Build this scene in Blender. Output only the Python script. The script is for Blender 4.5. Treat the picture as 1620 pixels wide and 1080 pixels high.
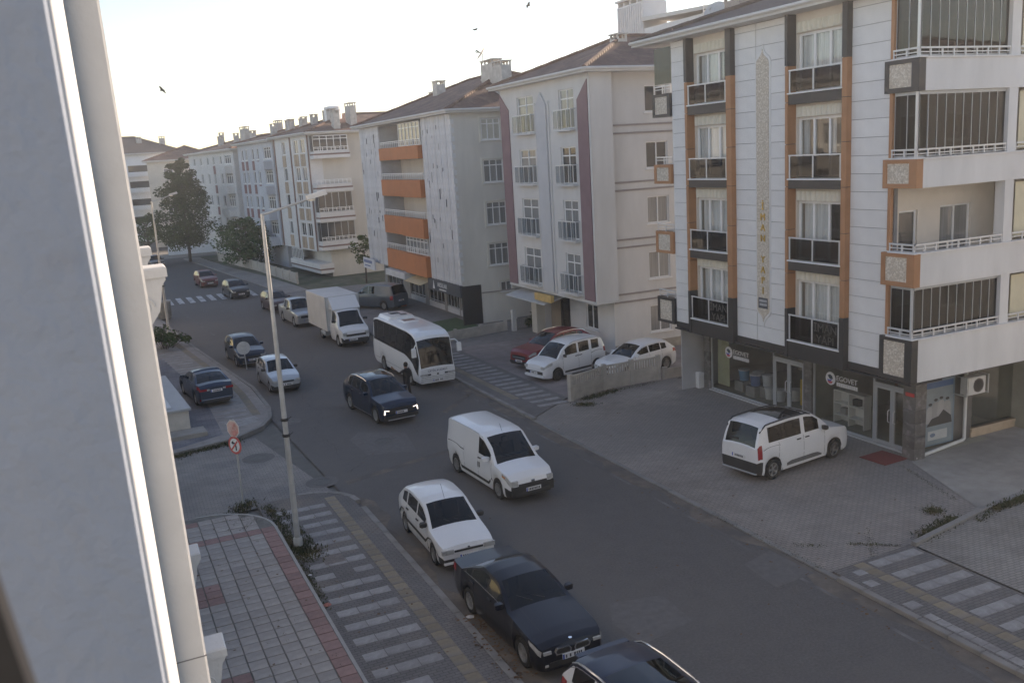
import bpy, math, random
from mathutils import Vector, Matrix
random.seed(7)
R = math.radians
SC = bpy.context.scene
COL = SC.collection
for o in list(bpy.data.objects): bpy.data.objects.remove(o)

# ------------------------------------------------------------------ camera
CAM_H = 10.65
def cam_axes(p, r, yaw):
    cp, sp, cr, sr, cy, sy = math.cos(p), math.sin(p), math.cos(r), math.sin(r), math.cos(yaw), math.sin(yaw)
    f = Vector((sy*cp, cy*cp, -sp)); ri = Vector((cy, -sy, 0)); dn = -ri.cross(f)
    return cr*ri+sr*dn, -sr*ri+cr*dn, f
ri, dn, fw = cam_axes(R(11.417), R(3.398), R(24.254))
cam = bpy.data.cameras.new('camera'); camo = bpy.data.objects.new('camera', cam); COL.objects.link(camo)
m = Matrix.Identity(4)
for i in range(3):
    m[i][0] = ri[i]; m[i][1] = -dn[i]; m[i][2] = -fw[i]
m[2][3] = CAM_H
camo.matrix_world = m
cam.sensor_width = 36; cam.lens = 1470.75/1620*36; cam.clip_start = .05; cam.clip_end = 6000
cam.dof.use_dof = True; cam.dof.focus_distance = 36; cam.dof.aperture_fstop = 8
SC.camera = camo

# ------------------------------------------------------------------ sky, sun, exposure
SUN_AZ, SUN_EL = 61, 15.5          # azimuth from the street direction (+Y) towards +X, elevation
w = bpy.data.worlds.new('World'); SC.world = w; w.use_nodes = True
nt = w.node_tree; nt.nodes.clear()
sky = nt.nodes.new('ShaderNodeTexSky'); sky.sky_type = 'NISHITA'; sky.sun_disc = False
sky.sun_elevation = R(SUN_EL); sky.sun_rotation = R(SUN_AZ); sky.air_density = 1.0; sky.dust_density = .15; sky.ozone_density = 2.0
bg = nt.nodes.new('ShaderNodeBackground'); bg.inputs[1].default_value = .1
wo = nt.nodes.new('ShaderNodeOutputWorld')
nt.links.new(sky.outputs[0], bg.inputs[0]); nt.links.new(bg.outputs[0], wo.inputs[0])
sl = bpy.data.lights.new('sun', 'SUN'); sl.energy = 3.6; sl.angle = R(.5); sl.color = (1, .9, .74)
so = bpy.data.objects.new('sun', sl); COL.objects.link(so)
sd = Vector((math.sin(R(SUN_AZ))*math.cos(R(SUN_EL)), math.cos(R(SUN_AZ))*math.cos(R(SUN_EL)), math.sin(R(SUN_EL))))
so.rotation_euler = sd.to_track_quat('Z', 'Y').to_euler(); so.location = (0, 0, 60)
SC.view_settings.view_transform = 'Standard'; SC.view_settings.look = 'None'
SC.view_settings.exposure = 1.38; SC.view_settings.gamma = 1; SC.view_settings.use_curve_mapping = False
try: SC.view_settings.use_white_balance = True; SC.view_settings.white_balance_temperature = 7750; SC.view_settings.white_balance_tint = 20
except Exception: pass
SC.render.engine = 'CYCLES'
try: SC.cycles.max_bounces = 8; SC.cycles.transparent_max_bounces = 12
except Exception: pass

# ------------------------------------------------------------------ materials
MATS = {}
DARKS = ('paint_', 'tyre', 'lit_led', 'black_', 'panel_gap', 'dark_room', 'car_', 'leaf', 'sash', 'white_stucco', 'pane_d', 'badge', 'dark_rim', 'iron', 'weed', 'bark', 'hair', 'bird')
def lift(c): return tuple(1.5*v/(1+.5*v) for v in c)      # brightness for the shaded street put into base colours, allowing lower exposure
def mat(n, c, rough=.7, var=.12, scale=3., bump=0., metal=0., coat=0., jit=0., stain=0., spec=.5, sc3=None, space='Object', bscale=None, emit=0, mottle=None):
    if n in MATS: return MATS[n]
    if not n.startswith(DARKS): c = lift(c); mottle = (lift(mottle[0]), *mottle[1:]) if mottle else None
    M = bpy.data.materials.new(n); M.use_nodes = True; t = M.node_tree; N = t.nodes; L = t.links
    b = N['Principled BSDF']; b.inputs['Roughness'].default_value = rough; b.inputs['Metallic'].default_value = metal
    b.inputs['Specular IOR Level'].default_value = spec
    if coat: b.inputs['Coat Weight'].default_value = coat; b.inputs['Coat Roughness'].default_value = .04
    if space == 'World':
        g = N.new('ShaderNodeNewGeometry'); src = g.outputs['Position']
    else:
        g = N.new('ShaderNodeTexCoord'); src = g.outputs['Object']
    if sc3:
        mp = N.new('ShaderNodeMapping'); mp.inputs['Scale'].default_value = sc3; L.new(src, mp.inputs[0]); src = mp.outputs[0]
    col = None
    rgb = N.new('ShaderNodeRGB'); rgb.outputs[0].default_value = (*c, 1); col = rgb.outputs[0]
    def mul(a, fac, lo, hi):
        mr = N.new('ShaderNodeMapRange'); mr.inputs[1].default_value = .3; mr.inputs[2].default_value = .7
        mr.inputs[3].default_value = lo; mr.inputs[4].default_value = hi; L.new(fac, mr.inputs[0])
        v = N.new('ShaderNodeVectorMath'); v.operation = 'SCALE'; L.new(a, v.inputs[0]); L.new(mr.outputs[0], v.inputs[3]); return v.outputs[0]
    if var:
        nz = N.new('ShaderNodeTexNoise'); nz.inputs['Scale'].default_value = scale; nz.inputs['Detail'].default_value = 6; nz.inputs['Roughness'].default_value = .6
        L.new(src, nz.inputs[0]); col = mul(col, nz.outputs[0], 1-var, 1+var)
    if stain:
        nz2 = N.new('ShaderNodeTexNoise'); nz2.inputs['Scale'].default_value = scale*.13; nz2.inputs['Detail'].default_value = 5
        L.new(src, nz2.inputs[0]); col = mul(col, nz2.outputs[0], 1-stain, 1+stain)
    if mottle:
        nz3 = N.new('ShaderNodeTexNoise'); nz3.inputs['Scale'].default_value = mottle[1]; nz3.inputs['Detail'].default_value = 4
        L.new(src, nz3.inputs[0])
        mr = N.new('ShaderNodeMapRange'); mr.inputs[1].default_value = mottle[2]; mr.inputs[2].default_value = mottle[3]; L.new(nz3.outputs[0], mr.inputs[0])
        mx = N.new('ShaderNodeMix'); mx.data_type = 'RGBA'; L.new(mr.outputs[0], mx.inputs[0]); L.new(col, mx.inputs[6]); mx.inputs[7].default_value = (*mottle[0], 1); col = mx.outputs[2]
    if jit:
        oi = N.new('ShaderNodeObjectInfo')
        mr = N.new('ShaderNodeMapRange'); mr.inputs[3].default_value = 1-jit; mr.inputs[4].default_value = 1+jit; L.new(oi.outputs['Random'], mr.inputs[0])
        v = N.new('ShaderNodeVectorMath'); v.operation = 'SCALE'; L.new(col, v.inputs[0]); L.new(mr.outputs[0], v.inputs[3]); col = v.outputs[0]
    L.new(col, b.inputs['Base Color'])
    if bump:
        nb = N.new('ShaderNodeTexNoise'); nb.inputs['Scale'].default_value = bscale or scale*6; nb.inputs['Detail'].default_value = 5; L.new(src, nb.inputs[0])
        bp = N.new('ShaderNodeBump'); bp.inputs['Strength'].default_value = bump; bp.inputs['Distance'].default_value = .02
        L.new(nb.outputs[0], bp.inputs['Height']); L.new(bp.outputs[0], b.inputs['Normal'])
    if emit: b.inputs['Emission Color'].default_value = (*c, 1); b.inputs['Emission Strength'].default_value = emit
    MATS[n] = M; return M
def brickmat(n, c, cm, sx, sy, rot=0, rough=.85, stain=.2, mottle=None, gap=.012):
    """fine paving seen too small to pick apart: colour courses + relief"""
    M = mat(n, c, rough, .14, 1.3, 0, stain=stain, space='World', mottle=mottle); t = M.node_tree; N = t.nodes; L = t.links
    b = N['Principled BSDF']; g = N.new('ShaderNodeNewGeometry'); mp = N.new('ShaderNodeMapping'); mp.inputs['Rotation'].default_value = (0, 0, rot); L.new(g.outputs['Position'], mp.inputs[0])
    br = N.new('ShaderNodeTexBrick'); br.inputs['Scale'].default_value = 1; br.inputs['Brick Width'].default_value = sx; br.inputs['Row Height'].default_value = sy; br.inputs['Mortar Size'].default_value = gap
    br.inputs['Mortar Smooth'].default_value = .3; br.inputs['Color1'].default_value = (.92, .92, .92, 1); br.inputs['Color2'].default_value = (1.08, 1.06, 1.04, 1); br.inputs['Mortar'].default_value = (cm, cm, cm, 1)
    L.new(mp.outputs[0], br.inputs[0])
    old = b.inputs['Base Color'].links[0].from_socket
    mx = N.new('ShaderNodeVectorMath'); mx.operation = 'MULTIPLY'; L.new(old, mx.inputs[0]); L.new(br.outputs[0], mx.inputs[1]); L.new(mx.outputs[0], b.inputs['Base Color'])
    bp = N.new('ShaderNodeBump'); bp.inputs['Strength'].default_value = .5; bp.inputs['Distance'].default_value = .01; bp.invert = True
    L.new(br.outputs['Fac'], bp.inputs['Height']); L.new(bp.outputs[0], b.inputs['Normal'])
    return M
def glassmat(n, tint=(.92, .93, .92), refl=1.0):
    if n in MATS: return MATS[n]
    M = bpy.data.materials.new(n); M.use_nodes = True; t = M.node_tree; N = t.nodes; L = t.links; N.clear()
    o = N.new('ShaderNodeOutputMaterial'); tr = N.new('ShaderNodeBsdfTransparent'); tr.inputs[0].default_value = (*tint, 1)
    gl = N.new('ShaderNodeBsdfGlossy'); gl.inputs['Roughness'].default_value = .03; gl.inputs[0].default_value = (.9*refl, .93*refl, .95*refl, 1)
    lw = N.new('ShaderNodeLayerWeight'); lw.inputs[0].default_value = .5; pw = N.new('ShaderNodeMath'); pw.operation = 'POWER'; pw.inputs[1].default_value = 4.2; L.new(lw.outputs['Facing'], pw.inputs[0]); fr = N.new('ShaderNodeMath'); fr.operation = 'MULTIPLY_ADD'; fr.inputs[1].default_value = .9; fr.inputs[2].default_value = .05; L.new(pw.outputs[0], fr.inputs[0])
    tc = N.new('ShaderNodeTexCoord'); nz = N.new('ShaderNodeTexNoise'); nz.inputs['Scale'].default_value = .9; L.new(tc.outputs['Object'], nz.inputs[0])
    bp = N.new('ShaderNodeBump'); bp.inputs['Strength'].default_value = .04; bp.inputs['Distance'].default_value = .1; L.new(nz.outputs[0], bp.inputs['Height']); L.new(bp.outputs[0], gl.inputs['Normal'])
    mx = N.new('ShaderNodeMixShader'); L.new(fr.outputs[0], mx.inputs[0]); L.new(tr.outputs[0], mx.inputs[1]); L.new(gl.outputs[0], mx.inputs[2]); L.new(mx.outputs[0], o.inputs[0])
    MATS[n] = M; return M

asphalt = mat('asphalt', (.082, .077, .075), .88, .17, 16, .5, stain=.05, space='World', bscale=60, mottle=((.097, .091, .086), .17, .45, .75))
earth = mat('earth', (.1, .098, .092), .95, .2, 1.2, .2, space='World')
patchm = mat('asphalt_patch', (.098, .093, .091), .9, .15, 5, .3, space='World', bscale=60)
dustm = mat('gutter_dust', (.12, .1, .083), .95, .25, 2.4, .2, space='World', mottle=((.075, .07, .068), 1.1, .4, .66))
concrete = mat('concrete', (.23, .215, .195), .85, .12, 2.5, .2, stain=.18, space='World')
kerbm = mat('kerb_concrete', (.165, .158, .15), .85, .15, 3, .2, jit=.12)
slabm = mat('grey_slab', (.26, .232, .212), .85, .1, 4, .15, jit=.09, stain=.15)
slabred = mat('red_slab', (.22, .13, .117), .85, .14, 4, .15, jit=.12)
jointm = mat('joint_mortar', (.12, .115, .105), .95, .3, 6, 0, space='World')
strl = mat('light_paver', (.225, .217, .213), .85, .16, 5, .2, jit=.12, mottle=((.15, .142, .138), 2.2, .48, .7))
strd = brickmat('dark_pavers', (.118, .11, .108), .65, .2, .1, 0, mottle=((.16, .135, .115), .5, .55, .75))
tact = mat('tactile_yellow', (.18, .148, .105), .85, .16, 5, .2, jit=.14, mottle=((.14, .125, .11), 1.2, .45, .65))
apron = brickmat('apron_pavers', (.23, .202, .183), .62, .2, .1, R(4), mottle=((.18, .166, .157), .16, .42, .62))
sidep = brickmat('side_street_pavers', (.18, .168, .158), .6, .22, .11, R(2), mottle=((.12, .118, .122), .3, .45, .65))
bluep = brickmat('forecourt_pavers', (.10, .105, .125), .6, .4, .2, R(3), mottle=((.2, .195, .2), .5, .5, .7))
roadpaint = mat('worn_paint', (.42, .42, .42), .8, .3, 3, 0, space='World', mottle=((.1, .1, .1), 2.2, .5, .68))
faintpaint = mat('faint_paint', (.115, .112, .112), .88, .25, 3, 0, space='World', mottle=((.078, .074, .073), 1.1, .36, .56))
wallW = mat('white_plaster', (.6, .595, .585), .8, .07, 1.5, .1, stain=.1, sc3=(1, 1, .25))
# ------------------------------------------------------------------ mesh helpers
class MB:
    def __init__(s, xf=None): s.v = []; s.f = []; s.xf = xf
    def add(s, vs, fs):
        n = len(s.v); s.v += [tuple(s.xf(*p)) for p in vs] if s.xf else [tuple(p) for p in vs]; s.f += [tuple(i+n for i in f) for f in fs]; return s
    def box(s, x0, x1, y0, y1, z0, z1):
        return s.add([(x0,y0,z0),(x1,y0,z0),(x1,y1,z0),(x0,y1,z0),(x0,y0,z1),(x1,y0,z1),(x1,y1,z1),(x0,y1,z1)], [(0,3,2,1),(4,5,6,7),(0,1,5,4),(1,2,6,5),(2,3,7,6),(3,0,4,7)])
    def cbox(s, x0, x1, y0, y1, z0, z1, c=.01):   # top edges chamfered
        return s.add([(x0,y0,z0),(x1,y0,z0),(x1,y1,z0),(x0,y1,z0),(x0,y0,z1-c),(x1,y0,z1-c),(x1,y1,z1-c),(x0,y1,z1-c),(x0+c,y0+c,z1),(x1-c,y0+c,z1),(x1-c,y1-c,z1),(x0+c,y1-c,z1)],
            [(0,3,2,1),(0,1,5,4),(1,2,6,5),(2,3,7,6),(3,0,4,7),(4,5,9,8),(5,6,10,9),(6,7,11,10),(7,4,8,11),(8,9,10,11)])
    def quad(s, a, b, c, d): return s.add([a, b, c, d], [(0, 1, 2, 3)])
    def prism(s, poly, axis, a0, a1):
        n = len(poly)
        def p(q, a): return {'x': (a, q[0], q[1]), 'y': (q[0], a, q[1]), 'z': (q[0], q[1], a)}[axis]
        return s.add([p(q, a0) for q in poly]+[p(q, a1) for q in poly], [tuple(range(n))[::-1], tuple(range(n, 2*n))]+[(i, (i+1) % n, n+(i+1) % n, n+i) for i in range(n)])
    def tube(s, pts, r, n=8, cap=True):
        pts = [Vector(p) for p in pts]; rs = r if isinstance(r, (list, tuple)) else [r]*len(pts); vs = []; fs = []
        for i, p in enumerate(pts):
            d = (pts[min(i+1, len(pts)-1)]-pts[max(i-1, 0)]).normalized()
            a = d.orthogonal().normalized() if i == 0 else (a-d*a.dot(d)).normalized()
            b = d.cross(a)
            vs += [p+rs[i]*(math.cos(2*math.pi*k/n)*a+math.sin(2*math.pi*k/n)*b) for k in range(n)]
        for i in range(len(pts)-1):
            fs += [(i*n+k, i*n+(k+1) % n, (i+1)*n+(k+1) % n, (i+1)*n+k) for k in range(n)]
        if cap: fs += [tuple(range(n))[::-1], tuple(range((len(pts)-1)*n, len(pts)*n))]
        return s.add(vs, fs)
    def lathe(s, prof, c=(0, 0, 0), n=16, axis='z'):   # prof: (radius, along)
        vs = []; fs = []
        for r, h in prof:
            for k in range(n):
                a = 2*math.pi*k/n; u, v_ = r*math.cos(a), r*math.sin(a)
                q = {'z': (u, v_, h), 'y': (u, h, v_), 'x': (h, u, v_)}[axis]; vs.append((c[0]+q[0], c[1]+q[1], c[2]+q[2]))
        for i in range(len(prof)-1):
            fs += [(i*n+k, i*n+(k+1) % n, (i+1)*n+(k+1) % n, (i+1)*n+k) for k in range(n)]
        fs += [tuple(range(n))[::-1], tuple(range((len(prof)-1)*n, len(prof)*n))]
        return s.add(vs, fs)
    def walls(s, u0, u1, v0, v1, holes, w, dep):       # wall sheet in (u, w, v) with real openings and reveals
        us = sorted({u0, u1, *[h[0] for h in holes], *[h[1] for h in holes]}); vs = sorted({v0, v1, *[h[2] for h in holes], *[h[3] for h in holes]})
        us = [u for u in us if u0 <= u <= u1]; vs = [v for v in vs if v0 <= v <= v1]
        for a, b in zip(us, us[1:]):
            for c, d in zip(vs, vs[1:]):
                mu, mv = (a+b)/2, (c+d)/2
                if not any(h[0] < mu < h[1] and h[2] < mv < h[3] for h in holes): s.quad((a, w, c), (b, w, c), (b, w, d), (a, w, d))
        for a, b, c, d in [h[:4] for h in holes]:
            s.quad((a, w, c), (b, w, c), (b, w-dep, c), (a, w-dep, c)); s.quad((a, w, d), (b, w, d), (b, w-dep, d), (a, w-dep, d))
            s.quad((a, w, c), (a, w, d), (a, w-dep, d), (a, w-dep, c)); s.quad((b, w, c), (b, w, d), (b, w-dep, d), (b, w-dep, c))
        return s
    def mesh(s, name, smooth=0):
        me = bpy.data.meshes.new(name); me.from_pydata(s.v, [], s.f); me.update()
        if smooth:
            for p in me.polygons: p.use_smooth = True
            me.set_sharp_from_angle(angle=R(smooth))
        return me
def P(name, mb, m, parent=None, smooth=0, loc=None, rz=0):
    me = mb if isinstance(mb, bpy.types.Mesh) else mb.mesh(name, smooth)
    if m is not None and not me.materials: me.materials.append(m)
    o = bpy.data.objects.new(name, me); COL.objects.link(o)
    if parent: o.parent = parent
    if loc: o.location = loc
    if rz: o.rotation_euler = (0, 0, rz)
    return o
def inst(o, loc=None, parent=None, rz=None, m=None):
    c = o.copy(); COL.objects.link(c)
    if parent: c.parent = parent
    if loc is not None: c.location = loc
    if rz is not None: c.rotation_euler = (0, 0, rz)
    return c
def tag(o, label, cat, group=None, kind=None):
    o['label'] = label; o['category'] = cat
    if group: o['group'] = group
    if kind: o['kind'] = kind
    return o
def T(name, label, cat, loc=(0, 0, 0), rz=0, group=None):
    o = bpy.data.objects.new(name, None); COL.objects.link(o); o.location = loc; o.rotation_euler = (0, 0, rz); o.empty_display_size = .3
    return tag(o, label, cat, group)
def S(name, mb, m, parent=None, smooth=0):
    o = P(name, mb, m, parent, smooth)
    if not parent: o['kind'] = 'structure'
    return o
def text(s, size, m, parent, name, loc, rot, ext=.004, ax='CENTER'):
    cu = bpy.data.curves.new(name, 'FONT'); cu.body = s; cu.size = size; cu.extrude = ext; cu.align_x = ax; cu.align_y = 'CENTER'; cu.resolution_u = 2
    to = bpy.data.objects.new(name+'_tmp', cu); COL.objects.link(to)
    me = bpy.data.meshes.new_from_object(to.evaluated_get(bpy.context.evaluated_depsgraph_get()))
    bpy.data.objects.remove(to); bpy.data.curves.remove(cu); me.materials.clear()
    o = P(name, me, m, parent); o.location = loc; o.rotation_euler = rot
    return o
ROT_F = (R(90), 0, R(180)); ROT_S = (R(90), 0, R(-90)); ROT_CARF = (R(90), 0, R(90)); ROT_CARB = (R(90), 0, R(-90))
def lerp(tab, x):
    if x <= tab[0][0]: return tab[0][1]
    for (a, b), (c, d) in zip(tab, tab[1:]):
        if x <= c: return b+(d-b)*(x-a)/max(c-a, 1e-9)
    return tab[-1][1]
def poly_area(pts): return sum(a[0]*b[1]-b[0]*a[1] for a, b in zip(pts, pts[1:]+pts[:1]))/2

# ------------------------------------------------------------------ ground, road, pavements
S('ground', MB().quad((-2500, -2500, -.06), (2500, -2500, -.06), (2500, 2500, -.06), (-2500, 2500, -.06)), earth)
KL = [(-40, 6.9), (29, 6.9), (40, 6.6), (46, 6.65), (52.7, 6.0), (61, 5.2), (72, 4.5), (90, 3.1), (108, 1.7), (125, .4), (150, -1.6)]
KR = [(-40, 15.5), (60, 15.5), (77, 15.1), (89, 13.95), (108, 12.3), (124, 10.9), (150, 9)]
def strip(f0, f1, y0, y1, z, step=2.0):
    b = MB(); n = max(1, int((y1-y0)/step)); ys = [y0+(y1-y0)*i/n for i in range(n+1)]
    for a, c in zip(ys, ys[1:]): b.quad((f0(a), a, z), (f1(a), a, z), (f1(c), c, z), (f0(c), c, z))
    return b
kl = lambda y: lerp(KL, y); kr = lambda y: lerp(KR, y)
S('road', strip(lambda y: kl(y)-.3, lambda y: kr(y)+.3, -40, 150, 0), asphalt)
S('cross_street', MB().quad((-60, 126.5, .004), (70, 126.5, .004), (70, 137, .004), (-60, 137, .004)), mat('cross_street_asphalt', (.2, .18, .155), .9, .15, 3, .2, space='World'))
S('side_street', MB().quad((-45, 29.2, .006), (6.4, 29.2, .006), (5.2, 37.4, .006), (-45, 35.6, .006)), sidep)
# dust along the gutters
S('gutter_dust_left', strip(lambda y: kl(y)-.02, lambda y: kl(y)+.32+.16*math.sin(y*1.7)+.1*math.sin(y*4.1+1), -20, 28.5, .004, .4), dustm)
S('gutter_dust_right', strip(lambda y: kr(y)-.42-.2*math.sin(y*1.3)-.1*math.sin(y*3.7), lambda y: kr(y)+.02, -20, 60, .004, .4), dustm)
# painted edge lines, faint
S('edge_line_right', strip(lambda y: 14.83, lambda y: 14.93, 5, 40, .005), faintpaint)
S('edge_line_left', strip(lambda y: kl(y)+1.9, lambda y: kl(y)+2.0, 48, 80, .005), faintpaint)
S('centre_line_far', strip(lambda y: (kl(y)+kr(y))/2-.05, lambda y: (kl(y)+kr(y))/2+.05, 68, 82, .005), faintpaint)
# zebra crossing, one bar after the other
zc = S('zebra_crossing', MB().quad((4.0, 80.6, .003), (13.6, 80.6, .003), (13.3, 85.2, .003), (3.6, 85.2, .003)), asphalt)
zb_ = None
for i in range(11):
    x = 4.15+i*.86
    o = P('zebra_bar', MB().box(-.22, .22, -2.0, 2.0, .0045, .007), roadpaint, zc, loc=(x, 82.9+(x-4)*.02, 0)) if zb_ is None else inst(zb_, (x, 82.9+(x-4)*.02, 0), zc)
    zb_ = zb_ or o
# repaired patches and covers in the asphalt
def patch_poly(name, pts, m=None, z=.005): return S(name, MB().add([(x, y, z) for x, y in pts], [tuple(range(len(pts)))]), m or patchm)
patch_poly('road_patch', [(8.5, 32.4), (10.2, 31.9), (10.6, 34.4), (9.0, 35.6), (8.4, 34.7)])
patch_poly('road_patch', [(9.9, 15.9), (11.4, 16.2), (11.5, 17.6), (10.2, 17.9), (9.75, 17.0)])
patch_poly('road_patch', [(14.05, 16.5), (15.35, 16.6), (15.3, 18.2), (14.2, 17.9)], z=.009)
patch_poly('road_patch', [(7.0, 29.7), (13.2, 31.6), (13.2, 31.95), (7.0, 30.1)], dustm)
patch_poly('road_patch', [(13.0, 36.0), (16.1, 39.4), (16.1, 39.75), (12.9, 36.4)], dustm)
def manhole(x, y, r, label):
    t = T('manhole_cover', label, 'manhole cover', (x, y, 0), 0)
    P('collar', MB().lathe([(r*1.7, .003), (r*1.62, .012), (r*1.02, .012)], n=24), patchm, t)
    P('lid', MB().lathe([(r, .006), (r, .018), (r*.86, .018), (r*.84, .012), (.02, .014)], n=24), mat('cast_iron', (.09, .085, .08), .6, .2, 14, .4, metal=.6), t)
manhole(4.85, 34.55, .36, 'round manhole cover in the side street behind the no-turn sign')
manhole(6.3, 30.5, .34, 'round manhole cover by the corner of the near left pavement')
manhole(9.5, 33.8, .36, 'round manhole cover in the pale road patch ahead of the dark blue SUV')
manhole(6.9, 38.9, .3, 'round manhole cover beside the lamp post near the far pavement corner')

# --- left near pavement
def round_rect(x0, x1, y0, y1, r, n=6):
    return [(x0, y0), (x1, y0)]+[(x1-r+r*math.cos(a), y1-r+r*math.sin(a)) for a in [math.pi/2*k/n for k in range(n+1)]]+[(x0, y1)]
pl = S('pavement_left', MB().prism(round_rect(3.9, 6.72, -22, 29.3, 1.5), 'z', -.05, .112), strd)
ks = None
for i in range(60):
    y = -20+i*.8
    if y > 27.2: break
    ks = P('kerb_stone', MB().cbox(-.09, .09, 0, .785, -.05, .125, .015), kerbm, pl, loc=(6.81, y, 0)) if ks is None else (inst(ks, (6.81+random.uniform(-.006, .006), y, random.uniform(-.008, .004)), pl) and ks)
for k in range(5):
    a0, a1 = math.pi/2*k/5, math.pi/2*(k+1)/5-.012; cx, cy = 5.22, 27.8
    P('kerb_stone', MB().prism([(cx+q*math.cos(a), cy+q*math.sin(a)) for q, a in ((1.5, a0), (1.68, a0), (1.68, a1), (1.5, a1))], 'z', -.05, .125), kerbm, pl)
def stripes(parent, x0, x1, ys, z, wdt=.34, m=strl, skip=()):
    first = None
    for i, y in enumerate(ys):
        n = int((x1-x0)/.5)
        for k in range(n):
            if (i, k) in skip or random.random() < .03: continue
            l = (x0+(x1-x0)*k/n, y+random.uniform(-.01, .01), z+random.uniform(-.002, .003))
            if first is None: first = P('light_paver', MB().cbox(0, (x1-x0)/n-.012, -wdt/2, wdt/2, -.02, .006, .006), m, parent, loc=l)
            else: inst(first, l, parent)
stripes(pl, 4.28, 5.82, [28.0-.745*i for i in range(27)], .112)
tf = None
for i in range(100):
    y = 28.4-i*.4
    if y < -6: break
    l = (5.92, y, .113+random.uniform(-.002, .002)); tf = P('tactile_tile', MB().cbox(0, .33, -.195, .195, -.02, .007, .006), tact, pl, loc=l) if tf is None else (inst(tf, l, pl) and tf)
P('drain_grate', MB().box(4.72, 5.28, 23.5, 24.1, .1, .122), mat('rusted_grate', (.12, .1, .09), .7, .3, 12, .4), pl)
# --- raised terrace with slabs and red border
tr = S('terrace_left', MB().prism(round_rect(-3, 3.97, -22, 28.75, 2.0), 'z', -.05, .235), jointm)
P('terrace_kerb', MB().prism([(3.97, -22), (4.05, -22), (4.05, 26.75), (3.97, 26.75)], 'z', -.05, .255), mat('terrace_kerb_stone', (.26, .25, .235), .8, .1, 3, .1), tr)
arc = [(1.97+2.0*math.cos(a), 26.75+2.0*math.sin(a)) for a in [math.pi/2*k/8 for k in range(9)]]; arc2 = [(1.97+2.08*math.cos(a), 26.75+2.08*math.sin(a)) for a in [math.pi/2*k/8 for k in range(9)]]
P('terrace_kerb', MB().prism(arc2+arc[::-1], 'z', -.05, .255), MATS['terrace_kerb_stone'], tr)
ga = gb = None; REDSQ = [(1.3, 2.1, 22.4, 23.75), (.9, 2.1, 17.2, 18.6), (.9, 2.1, 28, 28.2)]
ix = 0; tiles = 0
for i in range(9):
    for j in range(34):
        x = .37+i*.4; y = 15.2+j*.4
        if x > 3.8: continue
        cx, cy = x+.2, y+.2
        if cy > 28.5: continue
        if cx > 1.97 and cy > 26.75 and math.hypot(cx-1.97, cy-26.75) > 1.78: continue
        red = i == 8 or any(a < cx < b and c < cy < d for a, b, c, d in REDSQ) or (26.3 < cy < 26.72 and cx > .9) or (cy > 27.4 and cx < 1.9 and (i+j) % 5 < 3)
        l = (cx+random.uniform(-.004, .004), cy+random.uniform(-.004, .004), .235+random.uniform(-.004, .004))
        mesh_w = .188
        if red:
            gb = P('red_slab', MB().cbox(-mesh_w, mesh_w, -mesh_w, mesh_w, -.02, .022, .008), slabred, tr, loc=l) if gb is None else (inst(gb, l, tr) and gb)
        else:
            ga = P('grey_slab', MB().cbox(-mesh_w, mesh_w, -mesh_w, mesh_w, -.02, .022, .008), slabm, tr, loc=l) if ga is None else (inst(ga, l, tr) and ga)
        tiles += 1
# --- far left pavement beyond the side street
farp = [(-30, 36.6), (1.9, 36.9), (4.4, 37.6), (5.6, 38.6), (6.2, 39.9), (6.45, 41.5)]+[(kl(y)-.18, y) for y in range(46, 124, 4)]+[(-30, 124)]
pf = S('pavement_far_left', MB().prism(farp, 'z', -.05, .112), mat('far_pavement', (.2, .185, .175), .88, .15, 2, .2, stain=.2, space='World'))
P('forecourt', MB().add([(-4, 37.2, .116), (2.2, 37.3, .116), (4.1, 38.3, .116), (4.2, 46, .116), (3.3, 56.5, .116), (-4, 57, .116)], [(0, 1, 2, 3, 4, 5)]), bluep, pf)
pts = [(1.9, 36.9), (4.4, 37.6), (5.6, 38.6), (6.2, 39.9), (6.45, 41.5), (6.5, 46)]+[(kl(y)-.17, y) for y in range(50, 100, 4)]
for (ax, ay), (bx, by) in zip(pts, pts[1:]):
    d = Vector((bx-ax, by-ay)); n = max(1, round(d.length/1.0)); u = d.normalized(); q = Vector((-u.y, u.x))*-.17
    for k in range(n):
        a = Vector((ax, ay))+d*k/n+u*.006; b = Vector((ax, ay))+d*(k+1)/n-u*.006
        P('kerb_stone', MB().prism([(a.x, a.y), (b.x, b.y), (b.x+q.x, b.y+q.y), (a.x+q.x, a.y+q.y)], 'z', -.05, .126), kerbm, pf)
for i in range(26):
    y = 40.2+i*.75; x1 = kl(y)-1.05; o = P('light_paver', MB().cbox(x1-1.35, x1, y-.17, y+.17, .1, .119, .004), strl, pf)
P('tactile_strip', strip(lambda y: kl(y)-.95, lambda y: kl(y)-.6, 40.5, 66, .118), tact, pf)
P('bare_patch', MB().quad((4.3, 38.9, .12), (5.9, 39.4, .12), (5.7, 40.4, .12), (4.4, 40.2, .12)), strl, pf)
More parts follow.
